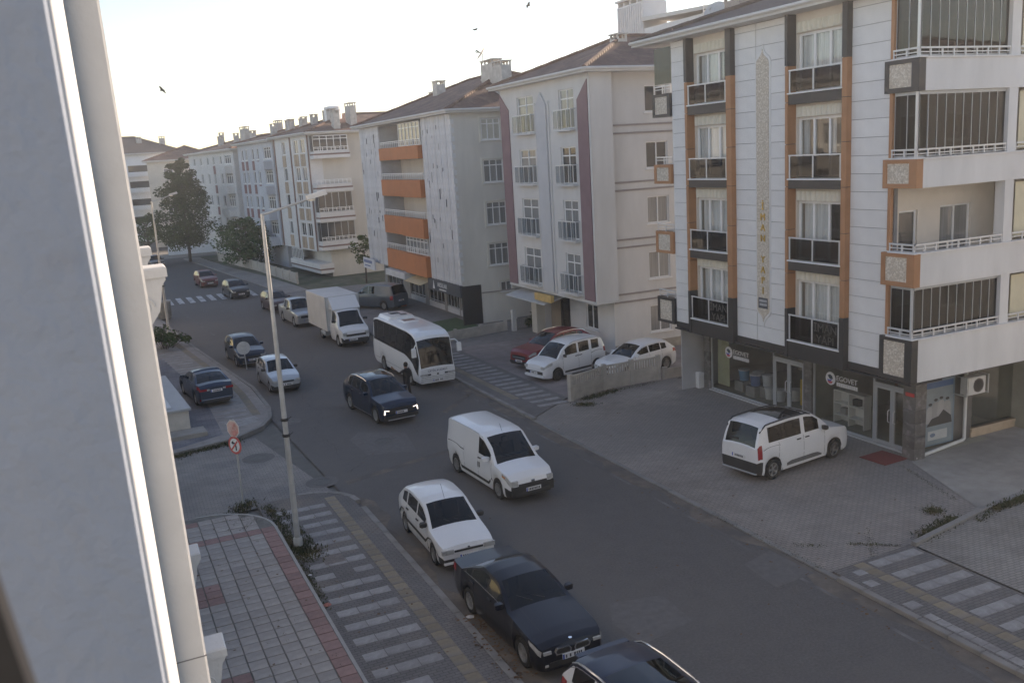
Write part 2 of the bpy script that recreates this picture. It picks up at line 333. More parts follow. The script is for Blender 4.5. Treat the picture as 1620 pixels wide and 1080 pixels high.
# --- right pavement, apron, ramp
pr = S('pavement_right', MB().prism([(15.66, -22), (18.4, -22), (18.4, 16.45), (15.66, 16.3)], 'z', -.05, .1), strd)
ap = S('apron', MB().add([(15.5, 16.4, .02), (18.6, 16.5, .045), (24.2, 17.25, .07), (40, 18.9, .07), (40, 34.9, .07), (24.2, 34.9, .07), (18.4, 34.9, .06), (15.5, 33, .03)], [(0, 1, 2, 3, 4, 5, 6, 7)]), apron)
pr2 = S('pavement_right_far', MB().prism([(15.66, 33.0), (18.2, 34.9), (18.2, 48.2), (15.66, 48.2)], 'z', -.05, .075), strd)
S('forecourt_grey_building', MB().quad((18.2, 34.9, .07), (32, 34.9, .07), (32, 50.5, .07), (18.2, 50.5, .07)), mat('forecourt_concrete', (.175, .15, .145), .88, .16, 2, .2, stain=.2, space='World'))
fp = [(15.66, 48.2), (32, 48.2), (32, 80)]+[(kr(y)+.16, y) for y in range(80, 48, -4)]
S('pavement_right_shops', MB().prism(fp, 'z', -.05, .08), mat('shop_pavement', (.15, .14, .135), .88, .15, 2, .2, stain=.2, space='World'))
fp2 = [(17.3, 80.01), (40, 80.01), (40, 124), (13.2, 124), (14.2, 108), (15.9, 95)]
S('garden_ground', MB().prism(fp2, 'z', -.05, .06), mat('garden_soil', (.09, .085, .06), .95, .3, 1.2, .4, space='World', mottle=((.045, .06, .03), .5, .45, .6)))
S('pavement_right_distant', MB().prism([(kr(y)+.16, y) for y in range(80, 125, 4)]+[(12.9, 124), (14.2, 108), (15.9, 95), (17.2, 80)], 'z', -.05, .085), mat('far_pavement'  , (.2, .185, .175)))
kr_ = None
for i in range(96):
    y = -20+i*.8
    if 16.2 < y+.4 < 33.2: h = .045
    elif y < 56: h = .115
    else: continue
    key = 'kerb_low' if h < .1 else 'kerb_high'
    if key not in globals(): globals()[key] = P('kerb_stone', MB().cbox(-.085, .085, 0, .785, -.05, h, .015), kerbm, pr, loc=(15.58, y, 0))
    else: inst(globals()[key], (15.58+random.uniform(-.012, .012), y, random.uniform(-.012, .006)), pr)
stripes(pr, 16.72, 18.3, [16.05-.735*i for i in range(14)], .1, .34)
stripes(pr2, 16.55, 17.95, [46.9-.735*i for i in range(18)], .075, .34)
for i in range(34):
    y = 16.1-.4*i; inst(tf, (16.3, y, .101), pr)
for i in range(30):
    y = 47.8-.4*i; inst(tf, (16.12, y, .076), pr2)
for (x, y, w_, l_) in [(15.8, 15.35, .3, .3), (15.75, 14.1, .35, .3), (16.0, 15.9, .3, .25)]:
    P('light_paver', MB().cbox(x, x+w_, y-l_/2, y+l_/2, .08, .107, .006), strl, pr)
for i in range(9): P('light_paver', MB().cbox(15.72, 15.95, 13.35-.3*i, 13.63-.3*i, .08, .107, .006), strl, pr)
rp = S('ramp_right', MB().add([(18.45, -22, .105), (60, -22, .3), (60, 19.0, .3), (24.2, 17.1, .16), (21.8, 16.9, .13), (18.45, 16.3, .105)], [(0, 1, 2, 3, 4, 5)]), brickmat('ramp_pavers', (.2, .185, .17), .6, .2, .1, R(4), mottle=((.26, .245, .23), .35, .5, .68)))
cs = S('side_yard', MB().add([(21.9, 17.25, .074), (60, 18.2, .3), (60, 22, .3), (24, 21.5, .08), (23.4, 20.9, .078)], [(0, 1, 2, 3, 4)]), concrete)
P('yard_kerb', MB().prism([(18.45, 16.28), (21.8, 16.88), (24.2, 17.1), (50, 18.4), (50, 18.6), (24.1, 17.3), (21.7, 17.05), (18.45, 16.43)], 'z', -.05, .19), kerbm, rp)

# old sealed cracks and trench lines in the asphalt
rc = random.Random(77)
for (x0, y0, x1, y1) in ((7.2, 31.0, 12.5, 36.0), (8.2, 40.5, 14.5, 37.2), (7.4, 33.2, 8.6, 43.5), (9.0, 46, 12.4, 58)):
    pts = []; n = 36
    for k in range(n+1):
        t_ = k/n; pts.append((x0+(x1-x0)*t_+rc.gauss(0, .07)+.25*math.sin(k*.31+x0), y0+(y1-y0)*t_+rc.gauss(0, .07)))
    b = MB()
    for (ax, ay), (bx, by) in zip(pts, pts[1:]):
        l = math.hypot(bx-ax, by-ay); w_ = rc.uniform(.006, .02); nx, ny = -(by-ay)/l*w_, (bx-ax)/l*w_
        b.quad((ax-nx, ay-ny, .0035), (bx-nx, by-ny, .0035), (bx+nx, by+ny, .0035), (ax+nx, ay+ny, .0035))
    S('road_crack', b, mat('crack_tar', (.055, .052, .05), .8, .2, 3, 0, space='World'))
# ------------------------------------------------------------------ building kit
white_fr = mat('window_white_pvc', (.72, .72, .71), .4, .04, 3)
panedark = mat('pane_dark', (.035, .04, .045), .06, .25, .8, spec=.8)
panemid = mat('pane_curtained', (.16, .165, .165), .08, .3, 1.4, spec=.8, sc3=(7, 7, .3))
paneblind = mat('pane_blind', (.42, .40, .34), .15, .12, 1.5, spec=.6)
glass = glassmat('clear_glass'); glassd = glassmat('smoked_glass', (.27, .3, .33), .6); glassg = glassmat('grey_balcony_glass', (.2, .23, .25))
curtm = mat('curtain', (.66, .665, .67), .9, .25, 2.0, sc3=(9, 9, .2)); roomm = mat('dark_room', (.05, .046, .042), .9, .2, 1)
steel = mat('steel', (.55, .56, .57), .35, .05, 3, metal=.25); alu = mat('grey_aluminium', (.33, .35, .37), .4, .05, 3, metal=.3)
black = mat('black_cladding', (.028, .029, .033), .45, .15, 2); orange = mat('orange_cladding', (.31, .135, .062), .6, .1, 2, stain=.08)
rooft = mat('roof_tiles', (.082, .042, .034), .85, .35, 5, .5, stain=.25, mottle=((.13, .08, .06), 1.2, .5, .7), bscale=9)
roofd = mat('roof_dark', (.06, .045, .042), .85, .2, 4, .4)
soffit = mat('white_eaves', (.46, .455, .44), .7, .06, 2); greyst = mat('chimney_render', (.36, .345, .33), .85, .2, 3, .2, stain=.2)
FR = lambda u, w, v: (u, w, v)
def SIDE(x0): return lambda u, w, v: (x0-w, u, v)

def win(root, xf, u0, u1, v0, v1, w, cols=2, tr=0, fm=None, pm=None, cur=0, fwid=.06, each=False, sill=True, name='window'):
    fm = fm or white_fr; b = MB(xf); d0, d1 = w-.14, w-.07
    b.box(u0, u0+fwid, d0, d1, v0, v1); b.box(u1-fwid, u1, d0, d1, v0, v1); b.box(u0+fwid, u1-fwid, d0, d1, v0, v0+fwid); b.box(u0+fwid, u1-fwid, d0, d1, v1-fwid, v1)
    cs_ = [u0+(u1-u0)*k/cols for k in range(cols+1)]
    for c in cs_[1:-1]: b.box(c-fwid*.5, c+fwid*.5, d0, d1, v0+fwid, v1-fwid)
    vt = v0+(v1-v0)*tr if tr else None
    if vt:
        for a, c in zip(cs_, cs_[1:]): b.box(a+fwid*.5, c-fwid*.5, d0+.004, d1-.004, vt-fwid*.5, vt+fwid*.5)
    o = P(name, b, fm, root)
    pm = pm or panedark
    if each:
        for a, c in zip(cs_, cs_[1:]):
            for (q0, q1) in ([(v0, vt), (vt, v1)] if vt else [(v0, v1)]): P('pane', MB(xf).box(a+.03, c-.03, d0+.02, d0+.032, q0+.03, q1-.03), pm, o)
    else: P('pane', MB(xf).box(u0+.02, u1-.02, d0+.02, d0+.032, v0+.02, v1-.02), pm, o)
    if sill: P('sill', MB(xf).cbox(u0-.08, u1+.08, w-.06, w+.07, v0-.07, v0-.004, .012), fm, o)
    if cur:
        n = 28
        for g0, g1 in ([(u0+.04+(u1-u0-.1)*random.choice([0, 0, .05, .25, .4]), u1-.04-(u1-u0-.1)*random.choice([0, 0, .06, .3]))] if cur == 1 else [(u0+.55, u0+.85), (u1-.4, u1-.1)]):
         vs = []; fs = []
         for k in range(n+1):
             u = g0+(g1-g0)*k/n; y = w-.2+.025*math.sin(k*1.9)+random.uniform(-.008, .008); vs += [(u, y, v0+.03), (u, y, v1-.02)]
         for k in range(n): fs.append((2*k, 2*k+2, 2*k+3, 2*k+1))
         P('curtain', MB(xf).add(vs, fs), curtm, o)
        P('room', MB(xf).box(u0-.05, u1+.05, w-1.0, w-.99, v0-.05, v1+.05), roomm, o)
    return o
def hip_roof(root, x0, x1, y0, y1, z, h, over, m, inset=None, th=.16, caps=True):
    X0, X1, Y0, Y1 = x0-over, x1+over, y0-over, y1+over
    d = min(X1-X0, Y1-Y0)/2 if inset is None else inset
    if (X1-X0) >= (Y1-Y0): r0, r1 = (X0+d, (Y0+Y1)/2, z+h), (X1-d, (Y0+Y1)/2, z+h)
    else: r0, r1 = ((X0+X1)/2, Y0+d, z+h), ((X0+X1)/2, Y1-d, z+h)
    c = [(X0, Y0, z+th), (X1, Y0, z+th), (X1, Y1, z+th), (X0, Y1, z+th)]
    b = MB()
    if (X1-X0) >= (Y1-Y0): b.add(c+[r0, r1], [(0, 1, 5, 4), (1, 2, 5), (2, 3, 4, 5), (3, 0, 4)]); hips = [(c[0], r0), (c[3], r0), (c[1], r1), (c[2], r1), (r0, r1)]
    else: b.add(c+[r0, r1], [(0, 1, 4), (1, 2, 5, 4), (2, 3, 5), (3, 0, 4, 5)]); hips = [(c[0], r0), (c[1], r0), (c[2], r1), (c[3], r1), (r0, r1)]
    ro = P('roof', b, m, root)
    P('eaves', MB().box(X0, X1, Y0, Y1, z-.02, z+th-.012), soffit, ro)
    g = MB()
    for a, e in zip([(X0-.05, Y0-.05), (X1+.05, Y0-.05), (X1+.05, Y1+.05), (X0-.05, Y1+.05)], [(X1+.05, Y0-.05), (X1+.05, Y1+.05), (X0-.05, Y1+.05), (X0-.05, Y0-.05)]): g.tube([(a[0], a[1], z+th-.02), (e[0], e[1], z+th-.02)], .075, 6)
    P('gutter', g, soffit, ro)
    if caps:
        for a, e in hips:
            a, e = Vector(a), Vector(e); n = max(2, int((e-a).length/.42)); q = MB()
            for k in range(n):
                p0 = a.lerp(e, k/n); p1 = a.lerp(e, (k+1)/n); q.tube([p0+Vector((0, 0, .02)), p1+Vector((0, 0, .05))], [.13, .1], 6)
            P('ridge_cap', q, m, ro)
    # tile courses of the slopes that face the street and the camera, as raised battens of tile noses
    return ro
def chimney(ro, x, y, z, wx, wy, h, flues=2, m=None, cap=True):
    c = P('chimney', MB().box(x-wx/2, x+wx/2, y-wy/2, y+wy/2, z-1.0, z+h), m or greyst, ro)
    b = MB(); n = flues+1
    for k in range(n):
        u = x-wx/2+.06+(wx-.12)*k/(n-1)
        for yy in (y-wy/2+.05, y+wy/2-.05): b.box(u-.05, u+.05, yy-.05, yy+.05, z+h, z+h+.22)
    b.box(x-wx/2-.06, x+wx/2+.06, y-wy/2-.06, y+wy/2+.06, z+h+.22, z+h+.29)
    b.box(x-wx/2-.04, x+wx/2+.04, y-wy/2-.04, y+wy/2+.04, z-.02, z+.12) if cap else None
    return c, b, (m or greyst)
def chim(ro, *a, **k):
    c, b, mm = chimney(ro, *a, **k)
    # cap is merged with the stack's own mesh so the stack stays one sub-part
    me = c.data; vs = [v.co[:] for v in me.vertices]; fs = [tuple(p.vertices) for p in me.polygons]; n = len(vs)
    nm = bpy.data.meshes.new('chimney'); nm.from_pydata(vs+b.v, [], fs+[tuple(i+n for i in f) for f in b.f]); nm.materials.append(mm); c.data = nm
def dish(ro, p, r, az, el=35):
    b = MB(); prof = [(r*k/6, .22*r*(k/6)**2) for k in range(1, 7)]; b.lathe(prof+[(r*1.02, .23*r)], n=20)
    mtx = Matrix.Translation(p) @ Matrix.Rotation(az, 4, 'Z') @ Matrix.Rotation(R(90-el), 4, 'X')
    b.tube([(0, -r*.8, .05), (0, -r*.2, r*.8)], .02, 5); b.box(-.05, .05, -r*.2-.05, -r*.2+.05, r*.75, r*.9)
    b.v = [tuple(mtx @ Vector(v)) for v in b.v]
    b.tube([(p[0], p[1], p[2]-r*1.2), p], .03, 6)
    P('satellite_dish', b, mat('dish_grey', (.4, .4, .4), .5, .1, 2), ro, 30)
def rail(root, xf, u0, u1, w, z0, z1, name='railing', step=.5, m=None):
    b = MB(xf); b.box(u0, u1, w-.03, w+.03, z1-.05, z1); b.box(u0, u1, w-.012, w+.012, z1-.16, z1-.13); n = max(1, round((u1-u0)/step))
    for k in range(n+1):
        u = u0+(u1-u0)*k/n; b.box(max(u-.025, u0), min(u+.025, u1), w-.02, w+.02, z0, z1-.05)
    return P(name, b, m or steel, root)

# ================================================================== main white building with shops
M_ = T('apartment_building', 'white panelled apartment block with orange pillars above the corner shops', 'building', (22.6, 20.35, 0), R(90))
panelm = mat('white_panel', (.6, .6, .595), .55, .05, 1.4, jit=.04, stain=.05); beige = mat('beige_render', (.56, .50, .43), .85, .07, 1.2, .1)
mosaic = mat('stone_mosaic', (.42, .36, .29), .9, .25, 18, .6, mottle=((.6, .54, .46), 16, .52, .6), bscale=26)
goldm = mat('gold_letters', (.65, .42, .12), .3, .1, 3, metal=.9)
LV = [2.97, 6.02, 8.87, 11.72]; SILL = [3.45, 6.33, 9.17, 12.06]; RAIL = [4.43, 7.19, 10.03, 12.87]; WT = [5.65, 8.43, 11.27, 14.05]; TOP = 14.69
bays = [(2.98, 5.5), (8.9, 11.38)]
holes = [(a+.28, b-.05, SILL[k]+.05, WT[k]) for a, b in bays for k in range(4)]
b = MB(); b.walls(1.3, 12.68, LV[0], TOP, holes, -.32, .5); b.quad((1.3, -.32, LV[0]), (12.68, -.32, LV[0]), (12.68, -1.42, LV[0]), (1.3, -1.42, LV[0]))
P('wall', b, beige, M_)
# side wall behind the balconies, with balcony door and window per floor
FLR = [2.97, 5.95, 8.9, 11.75]
sh = []
for k in range(4): sh += [(-1.55, -.75, FLR[k]+.08, FLR[k]+2.2), (-3.95, -2.55, FLR[k]+.75, FLR[k]+2.25)]
sh += [(-8.2, -6.4, FLR[k]+.75, FLR[k]+2.25) for k in range(4)]
P('wall', MB(SIDE(1.3)).walls(-14, -.32, LV[0], TOP, sh, 0, .3), beige, M_)
for h in sh: win(M_, SIDE(1.3), *h, 0, cols=1 if h[1]-h[0] < 1 else 2, cur=0, pm=random.choice([panemid, panedark]), sill=h[1]-h[0] > 1)
P('wall', MB().box(12.66, 12.7, -14, -.34, 0, TOP), mat('grey_gable', (.34, .34, .35), .85, .08, 1.2, .1), M_)
P('wall', MB().box(1.3, 12.66, -14.05, -14, 0, TOP), beige, M_)
# white panels, each course its own piece
pn = 0
for (a, b_, y) in [(1.0, 2.76, -.16), (11.56, 12.7, -.16), (5.66, 6.62, -.16), (7.42, 8.59, -.16), (6.635, 7.405, -.175)]:
    z = LV[0]+.18; hh = .565; n = 20; first = None
    while z < TOP-.05:
        z1 = min(z+hh-.016, TOP-.02)
        if abs(z1-z-hh+.016) < 1e-4:
            first = P('white_panel', MB().box(0, b_-a, -.2, 0, 0, hh-.016), panelm, M_, loc=(a, y, z)) if first is None else (inst(first, (a, y+random.uniform(-.004, .002), z), M_) and first)
        else: P('white_panel', MB().box(a, b_, y-.2, y, z, z1), panelm, M_)
        z += hh
P('joint_backing', MB().box(.98, 2.77, -.34, -.195, LV[0]+.02, TOP).box(11.55, 12.68, -.34, -.195, LV[0]+.02, TOP).box(5.65, 8.6, -.34, -.21, LV[0]+.02, TOP), mat('joint_dark', (.12, .12, .125), .8, .1, 3), M_)
# black base band below the panels
for a, b_ in [(.95, 2.76), (5.65, 8.59), (11.55, 12.7)]: P('base_band', MB().box(a, b_, -.3, -.14, LV[0]-.06, LV[0]+.17), black, M_)
for a, b_ in bays:
    for k in range(4):
        P('spandrel', MB().box(a-.02, b_+.02, -.3, .02, LV[k]-(.12 if k == 0 else 0), SILL[k]), black, M_)
        P('ledge', MB().cbox(a-.02, b_+.02, -.25, .07, SILL[k]+.004, SILL[k]+.05, .01), white_fr, M_)
        win(M_, FR, a+.28, b_-.05, SILL[k]+.05, WT[k], -.36, 3, 0, pm=glass, cur=1 if (k, a > 5) != (2, False) else 2, each=True, sill=False, fwid=.09)
        q = MB(); q.box(a+.02, b_-.02, -.02, .03, RAIL[k]-.045, RAIL[k])
        for u in (a+.06, (a+b_)/2+.06, b_-.06): q.box(u-.025, u+.025, -.015, .025, SILL[k]+.05, RAIL[k]-.045)
        br_ = P('balustrade', q, steel, M_)
        for u0, u1 in ((a+.1, (a+b_)/2+.02), ((a+b_)/2+.1, b_-.1)): P('glass_panel', MB().box(u0, u1, -.002, .01, SILL[k]+.09, RAIL[k]-.06), glassd, br_)
        # fluted valance above the window
        vl = MB(); n = 9
        for i in range(n):
            u = a+.3+(b_-a-.36)*i/n; vl.prism([(u+(b_-a-.36)/n*t, -.30+.09*math.sin(math.pi*t)) for t in (0, .2, .4, .6, .8, .98)], 'z', WT[k]+.02, min(WT[k]+.36, (LV[k+1] if k < 3 else TOP)-.02))
        P('valance', vl, mat('cream_render', (.58, .54, .44), .85, .06, 2), M_)
    if True:
        t1 = text('İMAN', .42, mat('etched_grey', (.04, .042, .043), .5, 0), M_, 'balcony_lettering', ((a*3+b_)/4+.05, .016, 4.12), ROT_F, .002)
        t2 = text('YAPI', .42, MATS['etched_grey'], M_, 'balcony_lettering', ((a*3+b_)/4+.05, .016, 3.72), ROT_F, .002)
# pillars: black at head and foot, orange between, dark joints
for (a, b_, dpt) in [(2.77, 2.98, .0), (5.5, 5.64, .0), (8.6, 8.9, .0), (11.38, 11.54, .0)]:
    P('pillar_foot', MB().box(a, b_, -.32, .06, LV[0]-.12, 4.62), black, M_)
    z = 4.635
    for z1 in (5.9, 7.45, 8.95, 10.4, 11.8, 13.02): P('orange_panel', MB().box(a, b_, -.32, .045, z, z1-.02), orange, M_); z = z1
    P('pillar_head', MB().box(a, b_, -.32, .06, 13.02, 14.68), black, M_)
    P('pillar_core', MB().box(a+.02, b_-.02, -.32, .02, 4.6, 13.05), black, M_)
# tall ogee niche with stone mosaic and gold letters
def ogee(cx, hw, z0, z1, tip):
    tb = [(1, 0), (.95, .16), (.8, .3), (.56, .42), (.32, .53), (.14, .68), (.05, .86), (0, 1)]
    top = [(cx-hw*f, z1+tip*g) for f, g in tb]+[(cx+hw*f, z1+tip*g) for f, g in tb[::-1][1:]]
    return top+[(cx+hw*f, z0-tip*g) for f, g in tb]+[(cx-hw*f, z0-tip*g) for f, g in tb[::-1][1:]]
P('niche_frame', MB().prism(ogee(7.02, .40, 4.35, 13.3, .62), 'y', -.19, -.14), panelm, M_)
P('niche_stone', MB().prism(ogee(7.02, .33, 4.4, 13.25, .5), 'y', -.17, -.115), mosaic, M_)
for i, ch in enumerate('İMAN YAPI'):
    if ch != ' ': text(ch, .36, goldm, M_, 'gold_letter', (7.0, -.1, 8.2-i*.39), ROT_F, .02)
P('name_plate', MB().box(6.76, 7.27, -.12, -.1, 4.42, 4.82), mat('plate_dark', (.05, .055, .065), .4), M_)
b = MB(); random.seed(3)
for rz_ in (4.66, 4.52):
    u = 6.8
    while u < 7.2: w_ = random.uniform(.03, .06); b.box(u, u+w_, -.1, -.096, rz_, rz_+.09); u += w_+.02
P('plate_marks', b, mat('plate_print', (.4, .42, .44), .5), M_)
# corner balconies: boxed front, long white parapet down the side street
BX = [(2.93, 4.3), (5.93, 6.95), (8.92, 9.78), (11.74, 12.68)]
for k in range(4):
    z0, z1 = BX[k]; cm = black if k in (0, 3) else orange
    f = MB(); f.box(0, 1.28, -.25, 0, z0, z0+.14); f.box(0, 1.28, -.25, 0, z1-.12, z1); f.box(0, .27, -.25, 0, z0+.14, z1-.12); f.box(1.12, 1.28, -.25, 0, z0+.14, z1-.12)
    bx = P('corner_box', f, cm, M_)
    P('stone_inset', MB().box(.27, 1.12, -.22, -.03, z0+.14, z1-.12), mosaic, bx)
    P('return_panel', MB().box(-.012, .2, -.27, -.002, z0, z1), cm, bx)
    P('parapet', MB().box(0, .16, -14, -.272, z0, z1-.02), wallW, M_)
    P('coping', MB().cbox(-.05, 1.0, -.3, .04, z1+.002, z1+.045, .01).box(-.05, .22, -14, -.3, z1-.018, z1+.03), mat('light_stone', (.6, .6, .6), .5, .05, 3), M_)
    P('balcony_slab', MB().box(.16, 1.3, -14, -.25, z0+.02, z0+.2), wallW, M_)
    rail(M_, FR, .02, 1.0, -.06, z1+.045, z1+.3); rail(M_, SIDE(.05), -3.85, -.02, 0, z1+.045, z1+.3); rail(M_, SIDE(.05), -8.4, -4.3, 0, z1+.045, z1+.3)
    topz = BX[k+1][0] if k < 3 else 14.6
    P('balcony_post', MB().box(.02, .36, -4.28, -3.88, z1+.03, topz), wallW, M_)
    P('orange_edge', MB().box(1.0, 1.12, -.3, -.06, z1+.05, topz), orange, M_)
    if k != 1:   # folding glass enclosure
        g = MB(); q = MB()
        def pan(xf, u0, u1, w, n):
            fr = P('glazing_frame', MB(xf).box(u0, u1, w-.03, w+.03, topz-.1, topz-.004), alu, M_); P('glazing_track', MB(xf).box(u0, u1, w-.03, w+.03, z1+.05, z1+.1), alu, M_)
            for i in range(n):
                a = u0+(u1-u0)*i/n; c = u0+(u1-u0)*(i+1)/n
                if k == 2 and xf is not FRF and i >= n-1: continue
                P('glass_panel', MB(xf).box(a+.012, c-.012, w-.006, w+.006, z1+.1, topz-.1), glassg if k == 3 else glassd, fr)
                P('glazing_bar', MB(xf).box(c-.012, c+.012, w-.02, w+.02, z1+.1, topz-.1), alu, fr)
        FRF = FR
        pan(FR, .06, .98, -.16, 2); pan(SIDE(.14), -3.86, -.2, 0, 10)
        P('glazing_corner_post', MB().box(.1, .19, -.2, -.11, z1+.05, topz-.01), mat('bright_aluminium', (.6, .6, .6), .35, .03, 3, metal=.5), M_)
        P('blind', MB(SIDE(.3)).box(-3.8, -1.2, -.01, 0, z1+.1, topz-.15), mat('dark_blind', (.03, .031, .033), .9, .2, 2, sc3=(1, 9, .3)), M_) if k != 3 else None
    else:
        P('drain_pipe', MB().tube([(1.2, -5.0, z1), (1.2, -5.0, topz)], .05, 8), wallW, M_)
    P('cream_blind', MB(SIDE(.2)).box(-8.3, -4.6, -.012, 0, z1+.1, topz-.1), mat('cream_cloth', (.56, .5, .34), .9, .08, 2), M_)
P('balcony_ceiling', MB().box(0, 1.3, -14, -.2, 14.6, 14.68), wallW, M_)
# left end balconies beyond the panels
for k in range(4):
    z0, z1 = [(3.0, 4.12), (6.05, 6.98), (9.0, 9.8), (11.76, 12.7)][k]; cm = black if k in (0, 3) else orange
    f = MB(); f.box(12.72, 14.0, -.3, -.05, z0, z0+.12); f.box(12.72, 14.0, -.3, -.05, z1-.12, z1); f.box(12.72, 12.92, -.3, -.05, z0+.12, z1-.12); f.box(13.84, 14.0, -.3, -.05, z0+.12, z1-.12)
    bx = P('corner_box', f, cm, M_)
    P('stone_inset', MB().box(12.92, 13.84, -.26, -.08, z0+.12, z1-.12), mosaic, bx)
    P('parapet', MB().box(13.85, 14.0, -8, -.3, z0, z1), wallW, M_); rail(M_, FR, 12.75, 13.95, -.15, z1, z1+.33)
    P('balcony_slab', MB().box(12.7, 13.85, -8, -.3, z0, z0+.15), wallW, M_)
for z0, z1 in ((12.8, 14.55),): P('glass_panel', MB().box(12.75, 13.95, -.19, -.17, 13.1, z1), glassg, M_)
# ground floor shops
SY = -1.4
marble = mat('dark_marble', (.085, .08, .078), .3, .25, 3, mottle=((.15, .142, .14), 5, .52, .68), jit=.25)
for (a, b_, fy) in [(.62, 1.12, .45), (5.72, 6.15, .12), (11.95, 12.35, .12)]:
    z = 0
    for i in range(7): P('marble_tile', MB().box(a, b_, SY-.03, SY+fy, z+.004, z+.434), marble, M_); z += .438
P('lintel', MB().box(.6, 12.6, SY-.3, SY+.05, 2.72, 2.96), black, M_); P('lintel_trim', MB().box(.6, 12.6, SY+.05, SY+.1, 2.66, 2.74), alu, M_)
P('threshold', MB().cbox(1.1, 11.97, SY-.2, SY+.16, 0, .12, .01), mat('grey_step', (.33, .33, .33), .7, .08, 3), M_)
def shopfront(u0, u1, d0, d1):
    f = MB(); z1 = 2.66
    for u in (u0, u1-.05): f.box(u, u+.05, SY-.05, SY+.03, .12, z1)
    for u in (d0-.06, d1): f.box(u, u+.06, SY-.05, SY+.03, .12, z1)
    f.box(u0+.05, d0-.06, SY-.05, SY+.03, .12, .18) if d0-u0 > .2 else None; f.box(d1+.06, u1-.05, SY-.05, SY+.03, .12, .18) if u1-d1 > .2 else None
    f.box(d0, d1, SY-.05, SY+.03, 2.18, 2.26)
    fr = P('shop_front', f, alu, M_)
    for a, c in ((u0+.05, d0-.06), (d1+.06, u1-.05)):
        if c-a > .2: P('pane', MB().box(a, c, SY-.02, SY-.008, .18, z1), glass, fr)
    P('pane', MB().box(d0, d1, SY-.02, SY-.008, 2.26, z1), glass, fr)
    mid = (d0+d1)/2
    for a, c in ((d0+.005, mid-.004), (mid+.004, d1-.005)):
        q = MB(); q.box(a, a+.09, SY-.04, SY+.02, .13, 2.17); q.box(c-.09, c, SY-.04, SY+.02, .13, 2.17); q.box(a+.09, c-.09, SY-.04, SY+.02, .13, .24); q.box(a+.09, c-.09, SY-.04, SY+.02, 2.07, 2.17)
        dr = P('shop_door', q, alu, M_); P('pane', MB().box(a+.09, c-.09, SY-.016, SY-.006, .24, 2.07), glass, dr)
        hx = mid+(.12 if a > mid else -.12); P('handle', MB().tube([(hx, SY+.02, .95), (hx, SY+.09, 1.0), (hx, SY+.09, 1.35), (hx, SY+.02, 1.4)], .02, 6), steel, dr)
shopfront(1.12, 5.72, 1.2, 2.75); shopfront(6.15, 11.95, 6.22, 7.9)
# shop interiors
rm = MB(); rm.quad((.8, SY-.3, .1), (12.3, SY-.3, .1), (12.3, -6.5, .1), (.8, -6.5, .1)); rm.quad((.8, -6.5, .1), (12.3, -6.5, .1), (12.3, -6.5, 2.96), (.8, -6.5, 2.96)); rm.quad((5.95, SY-.3, .1), (5.95, -6.5, .1), (5.95, -6.5, 2.96), (5.95, SY-.3, 2.96)); rm.quad((.8, SY-.4, 2.96), (12.3, SY-.4, 2.96), (12.3, -6.5, 2.96), (.8, -6.5, 2.96))
P('shop_room', rm, mat('shop_interior', (.22, .21, .17), .8, .15, 1), M_)
P('shop_blind', MB().box(11.1, 11.9, SY-.3, SY-.28, .3, 2.6), mat('olive_cloth', (.3, .29, .17), .9, .1, 2), M_)
P('shop_panel', MB().box(3.9, 5.1, -4.9, -4.85, 1.0, 2.6), mat('brown_wood', (.16, .07, .035), .5, .3, 2, sc3=(1, 1, 6)), M_)
# shop signs behind the glass: round badge and lettering
for cx, zc_ in ((10.75, 1.92), (4.85, 1.95)):
    bd = P('sign_badge', MB().lathe([(.24, 0), (.24, .02), (.2, .026)], (cx, SY+.0, zc_), 24, 'y'), mat('badge_white', (.62, .63, .65), .5, .05, 3), M_)
    P('badge_mark', MB().prism([(cx+.02, zc_-.02), (cx+.13, zc_+.1), (cx+.02, zc_+.16), (cx-.1, zc_+.1), (cx-.13, zc_+.0)], 'y', SY+.027, SY+.03), mat('badge_dark', (.02, .05, .08), .5), bd)
    P('badge_mark', MB().prism([(cx+.16, zc_-.03), (cx+.03, zc_-.05), (cx-.1, zc_-.0), (cx-.02, zc_-.1), (cx+.1, zc_-.1)], 'y', SY+.0275, SY+.0305), mat('badge_blue', (.06, .1, .45), .5), bd)
    P('badge_mark', MB().prism([(cx+.15, zc_-.1), (cx-.13, zc_-.1), (cx-.06, zc_-.18), (cx+.06, zc_-.19)], 'y', SY+.028, SY+.031), mat('badge_red', (.5, .08, .1), .5), bd)
    text('EGOVET', .27, mat('sign_letters', (.5, .5, .52), .5, .05, 3), M_, 'sign_lettering', (cx-.28, SY+.012, zc_+.06), ROT_F, .012, 'LEFT')
    q = MB(); u = cx-.3
    random.seed(5)
    while u > cx-1.3: w_ = random.uniform(.05, .1); q.box(u-w_, u, SY+.004, SY+.016, zc_-.22, zc_-.08); u -= w_+.018
    P('sign_small_print', q, MATS['sign_letters'], M_)
P('house_number', MB().box(.68, 1.02, SY+.45, SY+.47, 2.2, 2.32), mat('red_plate', (.42, .03, .03), .5), M_)
P('door_lamp', MB().box(6.6, 7.6, SY+.1, SY+.13, 2.84, 2.98), white_fr, M_)
